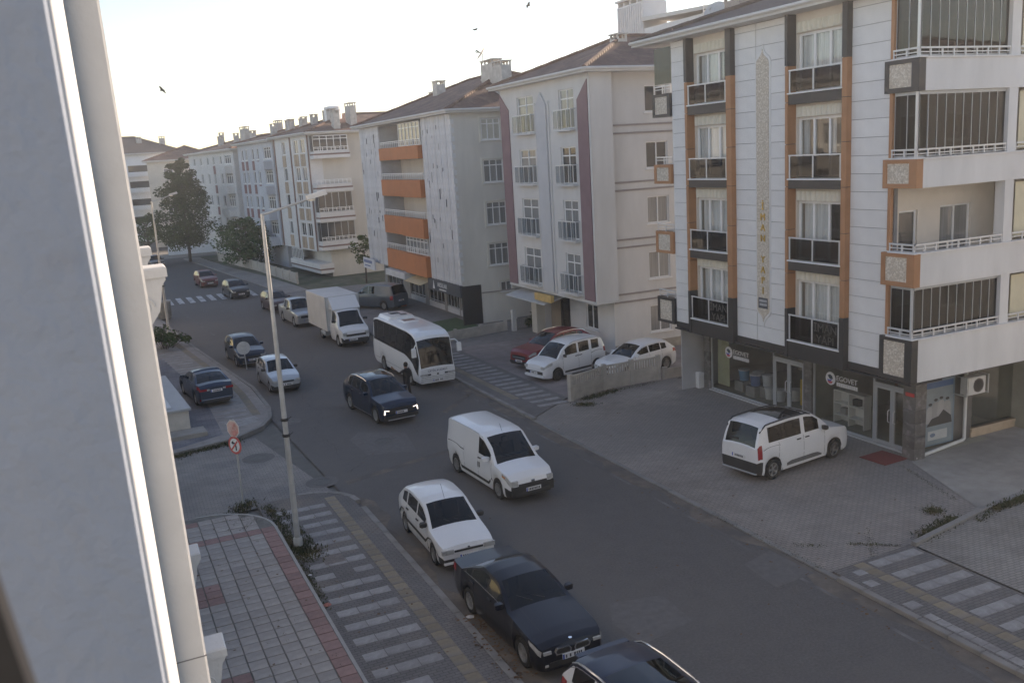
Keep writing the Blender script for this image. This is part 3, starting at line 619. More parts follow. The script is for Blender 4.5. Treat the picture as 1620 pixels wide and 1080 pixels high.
# side street ground floor: poster bay, second shop window
WS = 1.27
wp = MB(SIDE(WS)); wp.walls(-14, SY-.3, 0, 2.97, [(-7.15, -4.35, .42, 2.75)], 0, .25)
P('wall', wp, mat('shop_stone_dark', (.085, .08, .075), .5, .2, 2), M_)
P('pane', MB(SIDE(WS)).box(-7.15, -4.35, -.12, -.1, .42, 2.75), glass, M_); P('shop_sill', MB(SIDE(WS)).cbox(-7.2, -4.3, -.1, .08, .3, .42, .01), mat('warm_stone', (.36, .27, .19), .8, .12, 3), M_)
P('shop_base', MB(SIDE(WS)).box(-7.2, -4.3, -.1, .05, 0, .3), MATS['warm_stone'], M_)
P('shop_room', MB(SIDE(WS)).box(-7.4, -4.1, -3.0, -2.95, 0, 2.9).box(-7.4, -4.1, -3, -.27, .02, .04).box(-7.45, -7.4, -3, -.27, 0, 2.9).box(-4.15, -4.1, -3, -.27, 0, 2.9), MATS['shop_interior'], M_)
P('pillar', MB(SIDE(WS)).box(-7.8, -7.2, -.1, .12, 0, 2.97), beige, M_)
P('sliding_trim', MB(SIDE(WS)).box(-7.15, -4.3, .0, .07, 2.68, 2.76), alu, M_)
P('soffit', MB().box(0.02, 1.28, -14, -1.0, 2.9, 2.95).box(.02, 12.68, -1.4, -.03, 2.84, 2.9), black, M_)
mr_ = hip_roof(M_, 0, 14.0, -14, 0, TOP+.02, 2.5, .55, roofd)
chim(mr_, 12.2, -3.2, 15.7, 1.0, .7, .55, 2, m=mat('rusty_sheet', (.22, .2, .19), .6, .3, 3)); dish(mr_, (12.95, -2.6, 15.9), .48, R(200))
P('vent_pipe', MB().box(13.2, 13.5, -.9, -.6, 14.8, 15.3), mat('brown_vent', (.2, .12, .1), .7), mr_)
P('antenna', MB().tube([(14.0, -3.4, 15.4), (14.3, -3.0, 16.2)], .02, 5).tube([(14.35, -3.0, 16.0), (14.2, -3.0, 16.7)], .02, 5), steel, mr_)
# ================================================================== grey building with purple stripes
B2 = T('apartment_building', 'pale grey apartment block with purple edge stripes behind the parked red car', 'building', (23.0, 40.3, 0), R(90))
g2 = mat('grey_render', (.5, .49, .475), .85, .07, 1.1, .12, stain=.1, sc3=(1, 1, .3)); purple = mat('purple_render', (.17, .105, .115), .85, .08, 2, .1); g2b = mat('blue_grey_render', (.41, .415, .43), .85, .06, 1.5, .1)
b2w = [(6.15, 8.2), (1.6, 3.2)]; b2z = [(3.35, 5.35), (6.1, 8.1), (8.95, 10.8), (11.7, 13.65)]
hs = [(a, c, z0, z1) for a, c in b2w for z0, z1 in b2z]
P('wall', MB().walls(0, 10.4, 3.02, 14.25, hs, 0, .3), g2, B2)
P('wall', MB().box(0, .02, -1.25, -.002, 2.95, 14.25).box(10.38, 10.4, -1.25, -.002, 2.95, 14.25).quad((0, 0, 3.02), (10.4, 0, 3.02), (10.4, -1.3, 3.02), (0, -1.3, 3.02)), g2, B2)
P('bay_foot_trim', MB().box(-.03, 10.43, -.1, .05, 2.93, 3.06).box(-.03, .0, -1.25, -.1, 2.93, 3.06), soffit, B2)
for h in hs:
    win(B2, FR, *h, 0, 2, .76, pm=random.choice([panemid, panemid, panedark]), sill=False)
    u0, u1 = h[0]-.15, h[1]+.15
    P('balcony_ledge', MB().cbox(u0, u1, -.05, .32, h[2]-.12, h[2]-.02, .02), g2, B2)
    q = MB()
    q.box(u0, u1, .26, .3, h[2]+.92, h[2]+.97)
    for u in [u0+(u1-u0)*i/4 for i in range(5)]: q.box(u-.02, u+.02, .265, .295, h[2]-.02, h[2]+.92)
    for u in (u0, u1-.03): q.box(u, u+.03, 0, .26, h[2]+.92, h[2]+.97)
    bl = P('balustrade', q, steel, B2); P('glass_panel', MB().box(u0+.03, u1-.03, .275, .285, h[2]+.05, h[2]+.9), glassmat('pale_balustrade_glass', (.8, .83, .85), .35), bl)
def chamfer_strip(u0, u1, left):
    z1 = 13.95
    poly = [(u0, 3.07), (u1, 3.07), (u1, z1-.9 if left else z1), (u0, z1 if left else z1-.9)]
    return MB().prism(poly, 'y', 0, .06)
P('purple_stripe', chamfer_strip(.15, 1.2, True), purple, B2); P('purple_stripe', chamfer_strip(9.3, 10.38, False), purple, B2)
P('pilaster', MB().prism([(4.55, 3.07), (5.75, 3.07), (5.75, 13.0), (5.15, 13.7), (4.55, 13.0)], 'y', 0, .1), g2b, B2); P('pilaster', MB().box(5.85, 6.0, 0, .06, 3.07, 13.2).box(4.3, 4.45, 0, .06, 3.07, 13.2), g2, B2)
P('corner_trim', MB().box(-.04, .1, -.02, .035, 3.07, 14.2), soffit, B2)
# set-back ground floor with entrance
gh = [(2.3, 3.6, 1.1, 2.45), (5.4, 8.6, .1, 2.6)]
P('wall', MB().walls(.5, 10.2, 0, 3.0, gh, -1.3, .4), g2, B2)
win(B2, FR, 2.3, 3.6, 1.1, 2.45, -1.3, 2)
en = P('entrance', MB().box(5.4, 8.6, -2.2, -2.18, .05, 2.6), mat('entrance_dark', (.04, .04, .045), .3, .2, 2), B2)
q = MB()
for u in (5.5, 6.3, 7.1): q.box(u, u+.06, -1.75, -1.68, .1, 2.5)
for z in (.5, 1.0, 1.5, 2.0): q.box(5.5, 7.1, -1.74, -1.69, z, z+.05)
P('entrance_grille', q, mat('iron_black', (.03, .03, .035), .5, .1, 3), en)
P('column', MB().box(8.62, 9.3, -1.35, -.75, 0, 2.95), mat('cream_column', (.52, .48, .4), .85, .06, 2), B2); P('curtain', MB().box(7.3, 8.5, -1.7, -1.67, .1, 2.5), mat('brown_curtain', (.25, .2, .15), .9, .2, 2, sc3=(8, 8, .3)), en)
aw = P('awning', MB().prism([(-1.3, 2.75), (.55, 2.35), (.55, 2.42), (-1.3, 2.9)], 'x', 5.0, 10.0), mat('awning_grey', (.4, .41, .42), .6, .1, 2), B2); P('sign_board', MB().prism([(.3, 2.62), (.5, 2.56), (.5, 2.95), (.3, 2.95)], 'x', 4.2, 6.2), mat('ochre_sign', (.5, .3, .1), .6, .2, 3), B2)
# side wall with moulded bands and windows
sw = [(-4.75, -3.45, z0, z1) for z0, z1 in ((1.0, 2.42), (3.83, 5.25), (6.7, 8.08), (9.5, 10.83), (12.3, 13.6))]
P('wall', MB(SIDE(.5)).walls(-14, -1.25, 0, 14.25, sw, 0, .3), g2, B2); P('wall', MB().box(.5, 10.2, -14.02, -14, 0, 14.25).box(10.18, 10.2, -14, -1.26, 0, 14.25), g2, B2)
for h in sw: win(B2, SIDE(.5), *h, 0, 2, pm=random.choice([panemid, panedark]))
for z in (2.8, 3.2, 5.6, 6.0, 8.48, 8.88, 11.3, 11.7): P('moulding', MB(SIDE(.5)).cbox(-14, -1.3, 0, .05, z-.045, z+.045, .01), mat('moulding_brown', (.24, .21, .2), .85, .1, 2), B2)
P('base_plinth', MB(SIDE(.5)).box(-14, -1.25, 0, .04, 0, .55), mat('damp_render', (.27, .24, .2), .9, .25, 2, stain=.2), B2)
P('drain_pipe', MB(SIDE(.5)).tube([(-5.9, .08, 0), (-5.9, .08, 14.1)], .05, 8), soffit, B2)
P('stair_line', MB(SIDE(.5)).box(-1.5, -1.3, 0, .05, 2.9, 14.2), g2b, B2)
r2 = hip_roof(B2, 0, 10.4, -14, 0, 14.25, 2.3, .5, rooft)
for x, y in ((4.5, -4.5),): chim(r2, x, y, 15.6, .8, .6, .7)
# ================================================================== tower block behind
BK = T('apartment_building', 'white rooftop storey with tall ribbed chimney rising behind the grey block', 'building', (36.0, 49, 0), R(90))
bw = mat('far_white_render', (.62, .625, .64), .8, .05, 1)
P('wall', MB().box(-4, 10, -12, 0, 0, 18.3), bw, BK); q = MB(); q.prism([(-4.3, 18.3), (6.2, 18.75), (6.2, 19.0), (-4.3, 18.5)], 'y', -12.3, .3); P('roof', q, soffit, BK)
ch_ = P('chimney_block', MB().box(6.25, 9.6, -1.8, .05, 14, 20.1), mat('ribbed_white', (.55, .54, .55), .7, .05, 2), BK)
for i in range(12): P('rib', MB().box(6.3+i*.275, 6.42+i*.275, .05, .12, 14, 20.0), MATS['ribbed_white'], ch_)
q = MB()
for u in (6.3, 7.0, 7.9, 8.7, 9.4): q.box(u, u+.2, -1.7, 0, 20.1, 20.4)
q.box(6.15, 9.7, -1.9, .15, 20.4, 20.55); P('chimney_cap', q, MATS['ribbed_white'], BK)
# ================================================================== building with orange balconies
B3 = T('apartment_building', 'beige apartment block with orange balcony parapets and shops at street level', 'building', (21.3, 54.4, 0), R(90))
g3 = mat('beige_wall', (.52, .49, .44), .85, .07, 1.1, .12, stain=.1, sc3=(1, 1, .3)); ribm = mat('ribbed_cladding', (.47, .475, .49), .6, .1, 3, .1, stain=.12, jit=.05); orp = mat('orange_paint', (.4, .125, .045), .7, .08, 1.5, stain=.1)
P('wall', MB().box(.45, 20.3, -14, -1.6, 0, 13.28), g3, B3)
P('side_wall', MB().box(0, .05, -1.6, -.02, 2.6, 13.28), g3, B3)
for (a, c) in ((.02, 5.6), (15.2, 20.3)):
    P('bay', MB().box(a, c, -1.6, -.06, 2.62, 13.28), mat('ribbed_cladding_back', (.36, .365, .38), .7, .1, 2), B3)
    n = int((c-a)/.5); first = None
    for i in range(n):
        u = a+(c-a)*i/n; wdt = (c-a)/n*(.62 if i % 2 else .8)
        first = P('facade_rib', MB().prism([(0, -.08), (0, .02), (wdt*.25, .09), (wdt*.75, .09), (wdt, .02), (wdt, -.08)], 'z', 2.64, 13.24), ribm, B3, loc=(u, 0, 0)) if first is None else (inst(first, (u, random.uniform(-.02, .02), 0), B3) and first)
    for i in range(26):
        u = random.uniform(a+.3, c-.3); z = random.uniform(3.2, 12.6); h_ = random.uniform(.15, .7); P('facade_slot', MB().box(u-.03, u+.03, .05, .105, z, z+h_), mat('slot_dark', (.16, .16, .17), .8), B3)
PZ = [(2.62, 4.05), (5.28, 6.6), (8.05, 9.25), (10.66, 11.55)]
for k, (z0, z1) in enumerate(PZ):
    P('balcony_slab', MB().box(5.6, 15.2, -1.6, -.1, z0+.02, z0+.2), g3, B3)
    P('orange_parapet', MB().prism([(5.7, -.1), (5.7, .3), (10.2, .3), (10.4, .12), (15.1, .12), (15.1, -.1)], 'z', z0, z1), orp, B3)
    rail(B3, FR, 5.75, 15.0, .0, z1, z1+.45, step=.45, m=white_fr)
    top = PZ[k+1][0] if k < 3 else 13.2
    win(B3, FR, 12.9, 14.0, z0+.22, top-.35, -1.58, 1, .8, sill=False)
    if k in (0, 3):
        q = MB(); n = 7
        win(B3, FR, 6.0, 10.6, z1+.02, top-.05, .05, 6, .78, pm=panemid, sill=False, name='glazed_balcony')
    else: win(B3, FR, 7.4, 8.8, z0+1.1, top-.4, -1.58, 2, .75)
win3 = [(-3.25, -1.95, 11.57, 12.86, 1), (-3.3, -1.95, 8.95, 10.35, 0), (-3.35, -1.98, 6.3, 7.72, 0), (-3.36, -1.98, 3.73, 5.12, 0), (-3.45, -2.65, 2.0, 2.62, 0)]
P('side_wall', MB(SIDE(-.03)).walls(-14, -.05, 0, 13.26, [h[:4] for h in win3]+[(-1.25, -.05, 0, 2.58)], 0, .2), g3, B3)
for h in win3:
    win(B3, SIDE(-.03), *h[:4], .02, 3 if h[3]-h[2] > 1 else 2, .75 if h[3]-h[2] > 1 else 0, pm=paneblind if h[4] else panemid)
    q = MB(SIDE(-.03)); u0, u1, v0, v1 = h[0]-.16, h[1]+.16, h[2]-.16, h[3]+.14
    q.box(u0, u0+.13, 0, .05, v0, v1); q.box(u1-.13, u1, 0, .05, v0, v1); q.box(u0+.13, u1-.13, 0, .05, v1-.12, v1); P('window_surround', q, mat('surround_cream', (.56, .53, .46), .85, .05, 2), B3)
P('belt_course', MB(SIDE(-.03)).cbox(-14, -1.3, 0, .05, 2.0, 2.08, .01), MATS['moulding_brown'], B3)
for i in range(20): P('quoin', MB().box(-.06, .12, -.14, .1, 2.9+i*.51, 3.2+i*.51), mat('quoin_white', (.55, .55, .55), .8, .05, 2), B3)
P('eave_brackets', MB().box(0, .4, .0, .1, 12.9, 13.2).box(1.4, 1.7, 0, .1, 12.9, 13.2).box(2.8, 3.1, 0, .1, 12.9, 13.2), soffit, B3)
# shops of that block
P('shop_sign', MB().box(.05, 6.1, .0, .14, 1.85, 2.62), mat('sign_navy', (.03, .036, .05), .5, .1, 2), B3)
P('sign_emblem', MB().prism([(5.1, 1.98), (4.72, 1.98), (4.84, 2.3), (4.91, 2.54), (4.98, 2.3)], 'y', .14, .16), mat('sign_white', (.6, .6, .6), .5), B3)
text('AKSULAR', .42, MATS['sign_white'], B3, 'sign_lettering', (3.3, .145, 2.3), ROT_F, .01); P('sign_small_print', MB().box(2.6, 3.9, .14, .15, 1.98, 2.06), MATS['sign_white'], B3)
P('shop_wall', MB().walls(0, 20.3, 0, 2.62, [(.3, 1.0, .1, 2.0), (1.2, 3.4, .1, 1.85), (3.6, 5.9, .1, 1.85), (6.4, 9.6, .1, 2.1), (10.4, 13.8, .1, 2.2), (15.5, 19.5, .1, 2.1)], -1.1, .3), mat('shop_grey', (.2, .195, .19), .7, .1, 2), B3)
for a, c, t_ in ((1.2, 3.4, 1.85), (3.6, 5.9, 1.85), (6.4, 9.6, 2.1), (10.4, 13.8, 2.2), (15.5, 19.5, 2.1)):
    win(B3, FR, a, c, .1, t_, -1.1, 4, .25, fm=alu, sill=False, name='shop_window')
    P('kick_board', MB().box(a+.05, c-.05, -1.2, -1.1, .12, .5), mat('pale_board', (.42, .43, .45), .7, .08, 2), B3)
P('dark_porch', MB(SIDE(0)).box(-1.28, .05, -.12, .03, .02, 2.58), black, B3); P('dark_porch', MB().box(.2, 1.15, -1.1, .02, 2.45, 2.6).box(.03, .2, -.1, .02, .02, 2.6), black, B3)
P('shop_awning', MB().prism([(-1.1, 2.5), (.6, 2.05), (.6, 2.1), (-1.1, 2.6)], 'x', 6.4, 9.9), mat('awning_cream', (.5, .4, .24), .7, .1, 2), B3)
P('shop_awning', MB().prism([(-1.1, 2.5), (.4, 2.05), (.4, 2.5), (-1.1, 2.6)], 'x', 10.4, 15), mat('awning_white', (.5, .51, .52), .7, .1, 2), B3)
sb_ = P('hanging_sign', MB().box(17.2, 20.4, .5, .6, 2.15, 3.0), mat('sign_pale', (.5, .51, .54), .6, .05, 2), B3); P('sign_print', MB().box(17.9, 20.2, .6, .605, 2.62, 2.85).box(18.4, 20.0, .6, .605, 2.35, 2.45), mat('sign_blue_print', (.1, .13, .25), .6), sb_)
r3 = hip_roof(B3, 0, 20.3, -14, 0, 13.28, 3.0, .5, rooft)
for x, y, z, wx in ((2.2, -4.6, 15.2, 1.5), (5.2, -5.2, 15.6, 1.9), (13.5, -4.5, 15.0, .9), (19.0, -6.2, 14.6, .9), (16.5, -8, 15, 1.3)): chim(r3, x, y, z, wx, .7, 1.0, 3 if wx > 1 else 2)
dish(r3, (5.6, -4.8, 17.35), .55, R(160))
# ================================================================== building with tan panels
BN = R(4.7)
B4 = T('apartment_building', 'cream apartment block with tan window panels and dark glazed corner balconies', 'building', (20.1, 88.0, 0), R(90)+BN)
g4 = mat('cream_wall', (.46, .43, .385), .85, .06, 1.1, .12, stain=.07, sc3=(1, 1, .3)); w4 = mat('white_bay', (.55, .54, .53), .8, .06, 1.5, stain=.06); tan = mat('tan_panel', (.33, .24, .17), .8, .12, 2, jit=.1); brn = mat('brown_trim', (.16, .1, .085), .8, .1, 2)
cols4 = [(1.2, 2.7, 2), (3.3, 4.8, 2), (7.6, 8.8, 1)]; z4 = [(3.9, 5.2), (6.65, 7.9), (9.2, 10.5), (11.8, 13.1)]
h4 = [(a, c, z0, z1) for a, c, _ in cols4 for z0, z1 in z4]
P('wall', MB().walls(0, 11.4, 2.55, 13.45, h4, 0, .3).quad((0, 0, 2.55), (11.4, 0, 2.55), (11.4, -1.2, 2.55), (0, -1.2, 2.55)), w4, B4)
for h in h4: win(B4, FR, *h, 0, 2 if h[1]-h[0] > 1.3 else 1, pm=random.choice([panemid, panedark]), sill=False)
for a, c, n in cols4:
    for z0, z1 in z4:
        for i in range(n):
            u = a+(c-a)*i/n; P('tan_panel', MB().box(u+.06, a+(c-a)*(i+1)/n-.06, 0, .05, z0-1.2, z0-.08), tan, B4)
for u in (0, 5.6, 11.2): P('brown_strip', MB().box(u, u+.2, 0, .1, 2.6, 13.4), brn, B4)
P('wall', MB().box(.02, 11.4, -36, -1.2, 0, 13.45), g4, B4); P('wall', MB().box(0, .2, -1.2, 0, 2.55, 13.45), w4, B4); P('wall', MB().box(11.2, 11.4, -1.2, 0, 2.55, 13.45), w4, B4)  # deep unseen rear, stretched to block sun through the gap before this block
for k, (z0, z1) in enumerate(((2.7, 3.55), (5.35, 6.25), (8.1, 8.85), (11.2, 11.85))):
    P('balcony_parapet', MB().box(-1.15, 0, -3.6, -.05, z0, z0+.3).box(-1.1, 0, -3.55, -.1, z0+.45, z1), w4, B4); P('balcony_band', MB().box(-1.13, 0, -3.58, -.07, z0+.3, z0+.45), brn, B4)
    rail(B4, SIDE(-1.05), -3.5, -.15, 0, z1, z1+.4, step=.4, m=white_fr)
    top = [5.35, 8.1, 11.2, 13.3][k]
    if k != 2:
        win(B4, SIDE(-1.0), -3.5, -.15, z1+.02, top-.02, .0, 5, .78 if k == 3 else 0, fm=white_fr if k == 3 else alu, pm=panedark, sill=False, name='glazed_balcony'); P('glazed_end', MB().box(-1.0, 0, -.2, -.16, z1, top), panedark, B4)
    win(B4, SIDE(.02), -1.5, -.7, z0+.3, z0+2.4, .02, 1, sill=False)
P('ground_bay', MB().box(-.6, 9, -1.2, .2, .95, 1.4).box(-.6, 9, -1.15, .15, .5, .8), w4, B4); P('ground_bay_band', MB().box(-.58, 8.98, -1.18, .18, .8, .95), brn, B4)
win(B4, FR, 5.2, 8.8, 1.42, 2.5, .1, 7, 0, pm=panemid, sill=False, name='glazed_veranda'); win(B4, FR, .6, 1.6, 1.42, 2.45, -1.18, 1)
r4 = hip_roof(B4, -.3, 11.4, -36, 0, 13.45, 2.0, .5, rooft)
for x, y, z, wx in ((10.2, -3, 14.2, .6), (8.0, -3.4, 14.3, .8), (5.8, -4, 14.5, .7), (3.2, -3.6, 14.5, 1.0), (1.6, -5.0, 14.9, 1.5), (.4, -3, 14.2, .7)): chim(r4, x, y, z, wx, .6, 1.1, 2)
P('water_tank', MB().lathe([(.85, 15.0), (.85, 16.7), (.4, 16.8)], (4.4, -4.2, -.6), 16), mat('tank_white', (.6, .62, .65), .4), r4)
# ================================================================== blue-grey and white blocks further along
def far_block(label, loc, ang, L_, z0, z1, wallm, cols, zs, panels=None, pmats=None, depth=13, roofm=rooft, balc=(), chs=(), rh=1.9):
    B = T('apartment_building', label, 'building', loc, R(90)+ang); hs = [(a, c, p, q) for a, c in cols for p, q in zs]
    P('wall', MB().walls(0, L_, z0, z1, hs, 0, .25).quad((0, 0, z0), (L_, 0, z0), (L_, -1.2, z0), (0, -1.2, z0)), wallm, B); P('wall', MB().box(.01, L_-.01, -depth, -.5, 0, z1-.01), wallm, B); P('wall', MB().box(0, .2, -.5, -.01, z0, z1), wallm, B); P('wall', MB().box(L_-.2, L_, -.5, -.01, z0, z1), wallm, B)
    for h in hs:
        wd = h[1]-h[0]; win(B, FR, *h, 0, 3 if wd > 2 else 2 if wd > .9 else 1, .75 if wd > 2 else 0, pm=random.choice([panemid, panedark, panemid]), sill=True)
        if panels and (h[0], h[1]) in panels: P('coloured_panel', MB().box(h[0], h[1], 0, .05, h[2]-1.15, h[2]-.15), pmats, B)
    for a, c in balc:
        for p, q in zs: P('balcony', MB().box(a, c, 0, .9, p-1.15, p-.25), wallm, B)
    r = hip_roof(B, 0, L_, -depth, 0, z1, rh, .5, roofm)
    for x, y, z, wx in chs: chim(r, x, y, z, wx, .6, 1.0, 2)
    return B
blu = mat('blue_grey_wall', (.40, .425, .47), .85, .07, 1.2, .1, stain=.06); wrd = mat('wine_panel', (.17, .085, .09), .8, .1, 2)
Z5 = [(3.6, 4.9), (6.3, 7.6), (9.0, 10.3), (11.6, 12.8)]
B5 = far_block('blue-grey apartment block with wine red panels between its narrow windows', (19.1, 100.2, 0), R(5.5), 14.2, 2.5, 13.35, blu, [(.8, 3.4), (5.4, 6.2), (7.4, 8.2), (10.0, 10.9), (11.8, 12.7)], Z5, [(5.4, 6.2), (7.4, 8.2), (10.0, 10.9), (11.8, 12.7)], wrd, balc=[(.7, 3.5)], chs=[(1.5, -4, 14.3, .7), (4, -3.5, 14.4, .8), (6.5, -4, 14.4, .6), (9, -3, 14.2, .7), (12, -4.5, 14.7, 1.6)])
wht = mat('pale_wall', (.53, .52, .51), .85, .07, 1.2, .1, stain=.06)
B6 = far_block('pale grey apartment block half hidden behind the tall street tree', (17.3, 115.0, 0), R(7.0), 22, 2.5, 12.9, wht, [(1.2, 4.0), (5.4, 6.3), (8.6, 9.5), (11.5, 12.4), (15, 16), (18.5, 19.6)], Z5[:3]+[(11.4, 12.4)], [(8.6, 9.5)], wrd, balc=[(1.0, 4.2)], chs=[(3, -3.5, 13.9, .9), (8, -4, 14.6, 2.2), (12, -4, 14, .6), (16, -3, 13.8, .7), (19, -4, 14.4, .5)])
b7m = mat('cream_block', (.5, .46, .4), .85, .07, 1.2, .1)
B7 = far_block('small cream house block between the white corner block and the tree', (20.0, 146.0, 0), R(80), 10.3, 0, 12.4, b7m, [(3.2, 4.6), (6.8, 8.1)], [(2.0, 3.2), (4.8, 6.0), (7.6, 8.8), (10.2, 11.4)], None, None, rh=2.2)
B8 = T('apartment_building', 'white corner block with dark roof and strip balconies at the far end', 'building', (7.4, 163.0, 0), 0)
w8 = mat('bright_white_block', (.64, .66, .7), .8, .05, 1)
P('wall', MB().box(-14, 9, 0, 13, 0, 13.9), w8, B8)
for z in (4.1, 6.9, 9.7, 12.2):
    P('strip_window', MB().box(.6, 4.2, -.04, .02, z-1.0, z), panedark, B8); P('balcony', MB().box(-.2, 4.8, -.9, -.02, z-1.75, z-1.05), w8, B8); P('balcony', MB().box(-9, -3, -.9, -.02, z-1.75, z-1.05), w8, B8); P('strip_window', MB().box(-8, -3.4, -.04, .02, z-1.0, z), panedark, B8)
r8 = hip_roof(B8, -14, 9, 0, 13, 13.9, 3.0, .6, roofd); chim(r8, 6.5, 3, 15.2, .9, .6, 1.2); chim(r8, 3.0, 4, 15.6, .8, .6, .9); chim(r8, -2, 3, 15.3, .9, .6, .9)
# ================================================================== the viewer's own building (left edge)
OB = T('apartment_building', 'near grey plastered wall and smooth white pilaster at the left edge', 'building', (-.0124+.26, 0, 0), 0)
OB.rotation_euler = (0, R(-1.4), -math.atan(.0193))
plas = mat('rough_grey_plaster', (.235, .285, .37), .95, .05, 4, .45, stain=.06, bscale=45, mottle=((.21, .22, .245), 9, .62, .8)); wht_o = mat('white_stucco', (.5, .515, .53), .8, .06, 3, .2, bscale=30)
P('wall', MB().box(-.4, -.004, .9, 1.0, 4, 15.5), plas, OB)                                   # jamb of the open window
P('wall', MB().box(-.4, 0, 1.0, 2.6, 4, 15.5), wht_o, OB); P('wall', MB().box(-12, 0, 2.6, 26.0, 0, 16.2), wht_o, OB); P('wall', MB().box(-12, 0, -16, -.95, 0, 16.2), wht_o, OB); P('wall', MB().box(-12, -3, -.95, 2.6, 0, 16.2), wht_o, OB); P('wall', MB().box(-3, -.02, -.95, 2.6, 0, 9.2), wht_o, OB)
P('window_sash', MB().prism([(-.09, 10.56), (-.065, 10.56), (.045, 9.5), (.02, 9.5)], 'y', .44, .46), mat('sash_black', (.012, .013, .016), .4), OB)
P('pilaster', MB().prism([(0, 5.0), (.145, 5.0), (.157, 5.012), (.157, 5.5), (0, 5.5)], 'z', 0, 16), wht_o, OB)
P('pilaster_joint', MB().box(-.001, .158, 4.997, 5.1, 8.05, 8.055), mat('joint_dark', (.12, .12, .125)), OB)
def console(y, z, out, th=.24, hgt=.62):
    pr_ = [(0, z), (out, z), (out, z-.02), (out-.03, z-.06), (out-.05, z-.16), (out-.07, z-.24), (out-.16, z-.36), (out-.2, z-.44), (out-.215, z-hgt), (0, z-hgt)]
    c = P('console', MB().prism(pr_, 'y', y, y+th), wht_o, OB)
    q = MB(); pts = [(out-.17+.075*(1-t*.85)*math.cos(t*11), y-.003, z-.2+.075*(1-t*.85)*math.sin(t*11)) for t in [k/22 for k in range(23)]]; q.tube(pts, .007, 5); q.tube([(out-.17-.05, y-.003, z-.26), (out-.2, y-.003, z-.4), (out-.23, y-.003, z-hgt)], .007, 5)
    P('scroll', q, wht_o, c); P('ledge', MB().cbox(0, out+.015, y-.02, y+th+.02, z+.002, z+.075, .012), wht_o, c)
    P('bracket_tail', MB().box(0, .12, y+.02, y+th-.02, z-1.6, z-hgt), wht_o, c)
for z in (9.93, 6.97, 4.0, 12.95):
    for y in (7.0, 9.0): console(y, z, .35)
# unseen block across the side street, added for reflections and warm bounce light
LB = far_block('unseen apartment block added across the side street behind the white pilaster', (-.6, 72, 0), R(180), 27, 0, 14.2, mat('sunlit_cream', (.42, .4, .37), .85, .07, 1.2, .1), [(2, 3.6), (7, 8.6), (12, 13.6), (17, 18.6), (22, 23.6)], [(1.2, 2.6), (4.2, 5.6), (7.1, 8.5), (10, 11.4)], balc=[(8.8, 11.8), (18.8, 21.8)])
far_block('unseen apartment block added south of the side yard, right of the shops', (24.5, 5.5, 0), R(-90), 22, 0, 14.4, mat('south_block_wall', (.36, .355, .35), .85, .07, 1.2, .1), [(2, 3.6), (7, 8.6), (12, 13.6), (17, 18.6)], [(1.2, 2.6), (4.2, 5.6), (7.1, 8.5), (10, 11.4)], balc=[(3.8, 6.8), (13.8, 16.8)])  # unseen block, added for what the balcony glass reflects and for bounce light
# ================================================================== fences and low walls
fc = mat('fence_concrete', (.33, .30, .265), .9, .15, 2.5, .3, stain=.15)
def fence_run(name, label, pts, h, panel, posts=True, lattice=False, m=fc, cat='fence'):
    t = T(name, label, cat, (pts[0][0], pts[0][1], .05))
    k = 0
    for (ax, ay), (bx, by) in zip(pts, pts[1:]):
        d = Vector((bx-ax, by-ay)); n = max(1, round(d.length/panel)); u = d.normalized(); q = Vector((-u.y, u.x))
        for i in range(n):
            a = Vector((ax, ay))+d*i/n-Vector(pts[0]); c = Vector((ax, ay))+d*(i+1)/n-Vector(pts[0]); xf = lambda s_, w_, v_, a=a, u=u, q=q: (a.x+u.x*s_+q.x*w_, a.y+u.y*s_+q.y*w_, v_)
            l = (c-a).length
            if lattice:
                b = MB(xf); b.box(.09, l, -.03, .03, 0, h*.62); b.box(.09, l, -.03, .03, h*.93, h); nn = int(l/.14)
                for j in range(nn):
                    s0 = .09+(l-.09)*j/nn; b.box(s0, s0+.06, -.03, .03, h*.62, h*.93)
                b.box(.09, l, -.04, .04, h*.28, h*.31)
            else: b = MB(xf).box(.09, l, -.04, .04, 0, h)
            P('panel', b, m, t); P('post', MB(xf).cbox(-.09, .09, -.09, .09, 0, h+.08, .02), m, t)
    c = Vector(pts[-1])-Vector(pts[0]); P('post', MB().cbox(c.x-.09, c.x+.09, c.y-.09, c.y+.09, 0, h+.08, .02), m, t)
    return t
fence_run('concrete_fence', 'precast concrete fence with a slotted top row beside the white hatchback', [(18.1, 34.35), (20.2, 35.1), (23.1, 35.15)], 1.12, 1.55, lattice=True)
fence_run('garden_wall', 'low plain concrete wall running from the slotted fence to the shop corner', [(23.4, 35.1), (28, 34.75)], .5, 2.4, cat='wall')
fence_run('garden_wall', 'low concrete wall beside the lawn behind the bus', [(17.3, 50.0), (22.6, 51.0)], .62, 1.7, cat='wall')
S('lawn', MB().quad((18.0, 50.9, .1), (22.0, 51.6, .1), (21.9, 57.5, .1), (18.2, 56.5, .1)), mat('lawn_green', (.045, .075, .03), .95, .3, 4, .5, space='World'))
gt = T('yard_gate', 'small dark metal gate panels between low wall and cream column', 'gate', (23.0, 50.6, .07))
for i, (a, z) in enumerate(((.25, .8), (1.3, 1.15))):
    q = MB(); q.box(a, a+.9, -.02, .02, z-.05, z); q.box(a, a+.9, -.02, .02, .08, .13)
    for k in range(8): q.box(a+k*.125, a+k*.125+.02, -.015, .015, .13, z-.05)
    P('gate_leaf', q, mat('gate_grey', (.1, .1, .105), .6, .1, 3), gt)
P('gate_post', MB().cbox(-.12, .12, -.12, .12, 0, 1.3, .02), soffit, gt)
fence_run('street_wall', 'long low concrete wall along the gardens before the far blocks', [(17.3, 85.5), (16.3, 100), (14.4, 116)], 1.0, 2.4, cat='wall')
